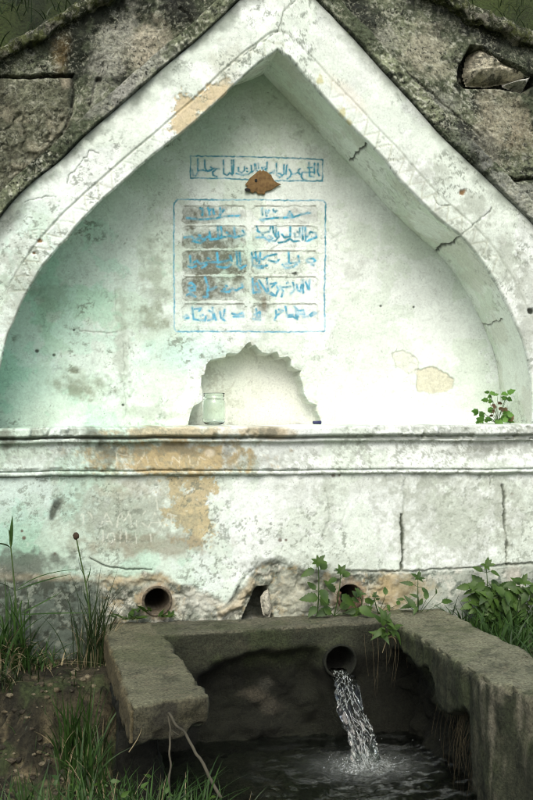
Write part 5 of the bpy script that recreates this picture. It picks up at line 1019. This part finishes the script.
o, rp = stalk([(17, 645, 0), (17, 615, 0), (15, 580, 0), (13, 560, 0), (10, 543, 0), (9, 530, 0)], -0.16, 0.004, 0.0022, 'reed_stalk', 'tall stalk with a stiff blade-like tip at the left edge of the picture')
G = Geo()
for f, az, el, l, w_, cu in ((0.90, 0.3, 1.52, 0.145, 0.026, 0.0), (0.88, math.pi-0.2, 0.75, 0.09, 0.028, 0.75), (0.42, 2.9, 0.7, 0.16, 0.014, 0.5), (0.30, 0.15, 0.35, 0.26, 0.010, 0.15), (0.22, 0.0, 0.02, 0.34, 0.010, 0.05), (0.15, 0.2, 0.35, 0.22, 0.009, -0.1), (0.35, -0.1, 0.75, 0.30, 0.008, 0.7)):
    V, F_ = leaf_geo(l, w_, 0, 0.2, cu); G.add(V@rotm(az, el, 0.5).T+rp[int(f*(len(rp)-1))], F_)
G.build('leaf', M_GRASS, o)
# grass and weeds in the foreground (uncountable)
pts, pts2 = [], []; r = np.random.default_rng(71)
for _ in range(1500):
    x = r.uniform(-0.2, 0.62); y = r.uniform(-1.9, -1.30)
    if x > 0.42 and r.random() < 0.7: continue
    z = gz(x, y)
    pts.append((x, y, z-0.01))
tag(blades('meadow_grass', pts, 0.27, 0.008, 0.75, M_GRASS, seed=9, seg=7), 'low green grass in front of the trough left wall', 'grass', None, 'stuff')
G = Geo()
for _ in range(170):
    x = r.uniform(-0.2, 0.62); y = r.uniform(-1.85, -1.25); z = gz(x, y)+r.uniform(0.04, 0.24); l = r.uniform(0.010, 0.032)
    V, F_ = leaf_geo(l, l*0.5, 0.1, 0.2, 0.3, nl=7); G.add(V@(TILT@rotm(r.uniform(0, 6.28), r.uniform(-0.3, 0.5), r.normal(0, 0.4))).T+np.array([x, y, z]), F_)
tag(G.build('ground_herbs', M_LEAF), 'small leafy herbs mixed into the grass in front of the trough', 'ground cover', None, 'stuff')
pts = []
for _ in range(70):
    x = r.uniform(-0.4, 0.7); y = r.uniform(-1.8, -1.2); pts.append((x, y, gz(x, y)-0.01))
tag(blades('dry_grass', pts, 0.26, 0.004, 0.6, M_DRY, seed=10, seg=7), 'scattered dry straw blades standing in the low grass', 'grass', None, 'stuff')
pts = []
for _ in range(500):
    x = r.uniform(-1.1, 0.18); y = r.uniform(-1.0, -0.02); pts.append((x, y, gz(x, y)-0.008))
tag(blades('bank_grass', pts, 0.07, 0.004, 1.0, M_GRASSD, seed=12, seg=4), 'short dark grass sprinkled over the earth bank', 'grass', None, 'stuff')
# pebbles and clods on the bank (uncountable)
VV, FFc, off = [], [], 0
def clod(cx, cy, cz, s_):
    global off
    nu, nv = 8, 6; u = np.linspace(0, 2*math.pi, nu+1)[:-1][None]; v = np.linspace(0, math.pi, nv)[:, None]; k = s_*(0.65+0.7*r.random((nv, nu))); k[0] = k[0].mean(); k[-1] = k[-1].mean()
    VV.append(np.stack([cx+1.2*k*np.sin(v)*np.cos(u), cy+k*np.sin(v)*np.sin(u), cz+0.7*k*np.cos(v)+0*u], -1).reshape(-1, 3)); i = np.arange(nv*nu).reshape(nv, nu)
    FFc.append(np.stack([i[:-1], np.roll(i, -1, 1)[:-1], np.roll(i, -1, 1)[1:], i[1:]], -1).reshape(-1, 4)+off); off += nv*nu
for _ in range(900):
    x = r.uniform(-1.1, 0.18); y = -abs(r.normal(0.45, 0.28))-0.02; clod(x, y, gz(x, y), 0.004+0.012*r.random()**3)
V = np.concatenate(VV); cc = np.repeat(np.array([[0.07, 0.06, 0.04], [0.16, 0.14, 0.09], [0.04, 0.036, 0.024], [0.10, 0.085, 0.05]])[r.integers(0, 4, len(VV))], 48, axis=0)
tag(mesh_obj('gravel', V, np.concatenate(FFc), M_EARTH, None, cc), 'loose clods and pebbles on the earth bank', 'gravel', None, 'stuff')
# dead broken stalk leaning on the end of the left wall
G = Geo(); y0 = -1.42
def w3(px_, py_, y): x, z = on_y(px_, py_, y); return np.array([float(x), y, float(z)])
A = w3(168, 830, y0); B = w3(169, 716, y0+0.02); Cc = w3(221, 800, y0-0.05); E = w3(190, 745, y0-0.01)
o = empty('dead_stalk', tuple(A), 'grey dead stalk snapped over at the top in front of the trough left end', 'dead stalk')
r = np.random.default_rng(81); K_ = smooth1(r.normal(0, 0.004, (40, 3)), 7); G.add(*tube_geo(bend(A-A, B-A, (0.004, 0, 0), 40)+K_, 0.0036, 0.003, 8)); G.build('upright_stem', M_TWIG, o); G = Geo()
G.add(*tube_geo(bend(B-A+np.array([-0.006, 0, 0.012]), Cc-A, (0.008, 0, 0.004), 40)+smooth1(r.normal(0, 0.006, (40, 3)), 7), 0.0042, 0.0056, 8)); G.add(*tube_geo(bend(w3(178, 735, y0)-A, w3(171, 730, y0-0.02)-A), 0.003, 0.001, 5)); G.build('snapped_stem', M_TWIG, o)
for q, (a, b, lab) in enumerate((((66, 760), (88, 812), 'thin straw-coloured twig slanting out of the ground at lower left'), ((129, 752), (141, 728), 'thin pale bent stem under the end of the trough left wall'))):
    o = empty('dry_twig', tuple(w3(*b, -1.2) if q == 0 else w3(*a, -1.3)), lab, 'twig'); yy = -1.2 if q == 0 else -1.3; R0 = w3(*(b if q == 0 else a), yy); R1 = w3(*(a if q == 0 else b), yy-0.02)
    G = Geo(); G.add(*tube_geo(bend(R0-R0, R1-R0, (0.012, 0, 0.010)), 0.0020, 0.0009, 6)); G.build('stem', M_DRY, o)
bpy.context.view_layer.update()
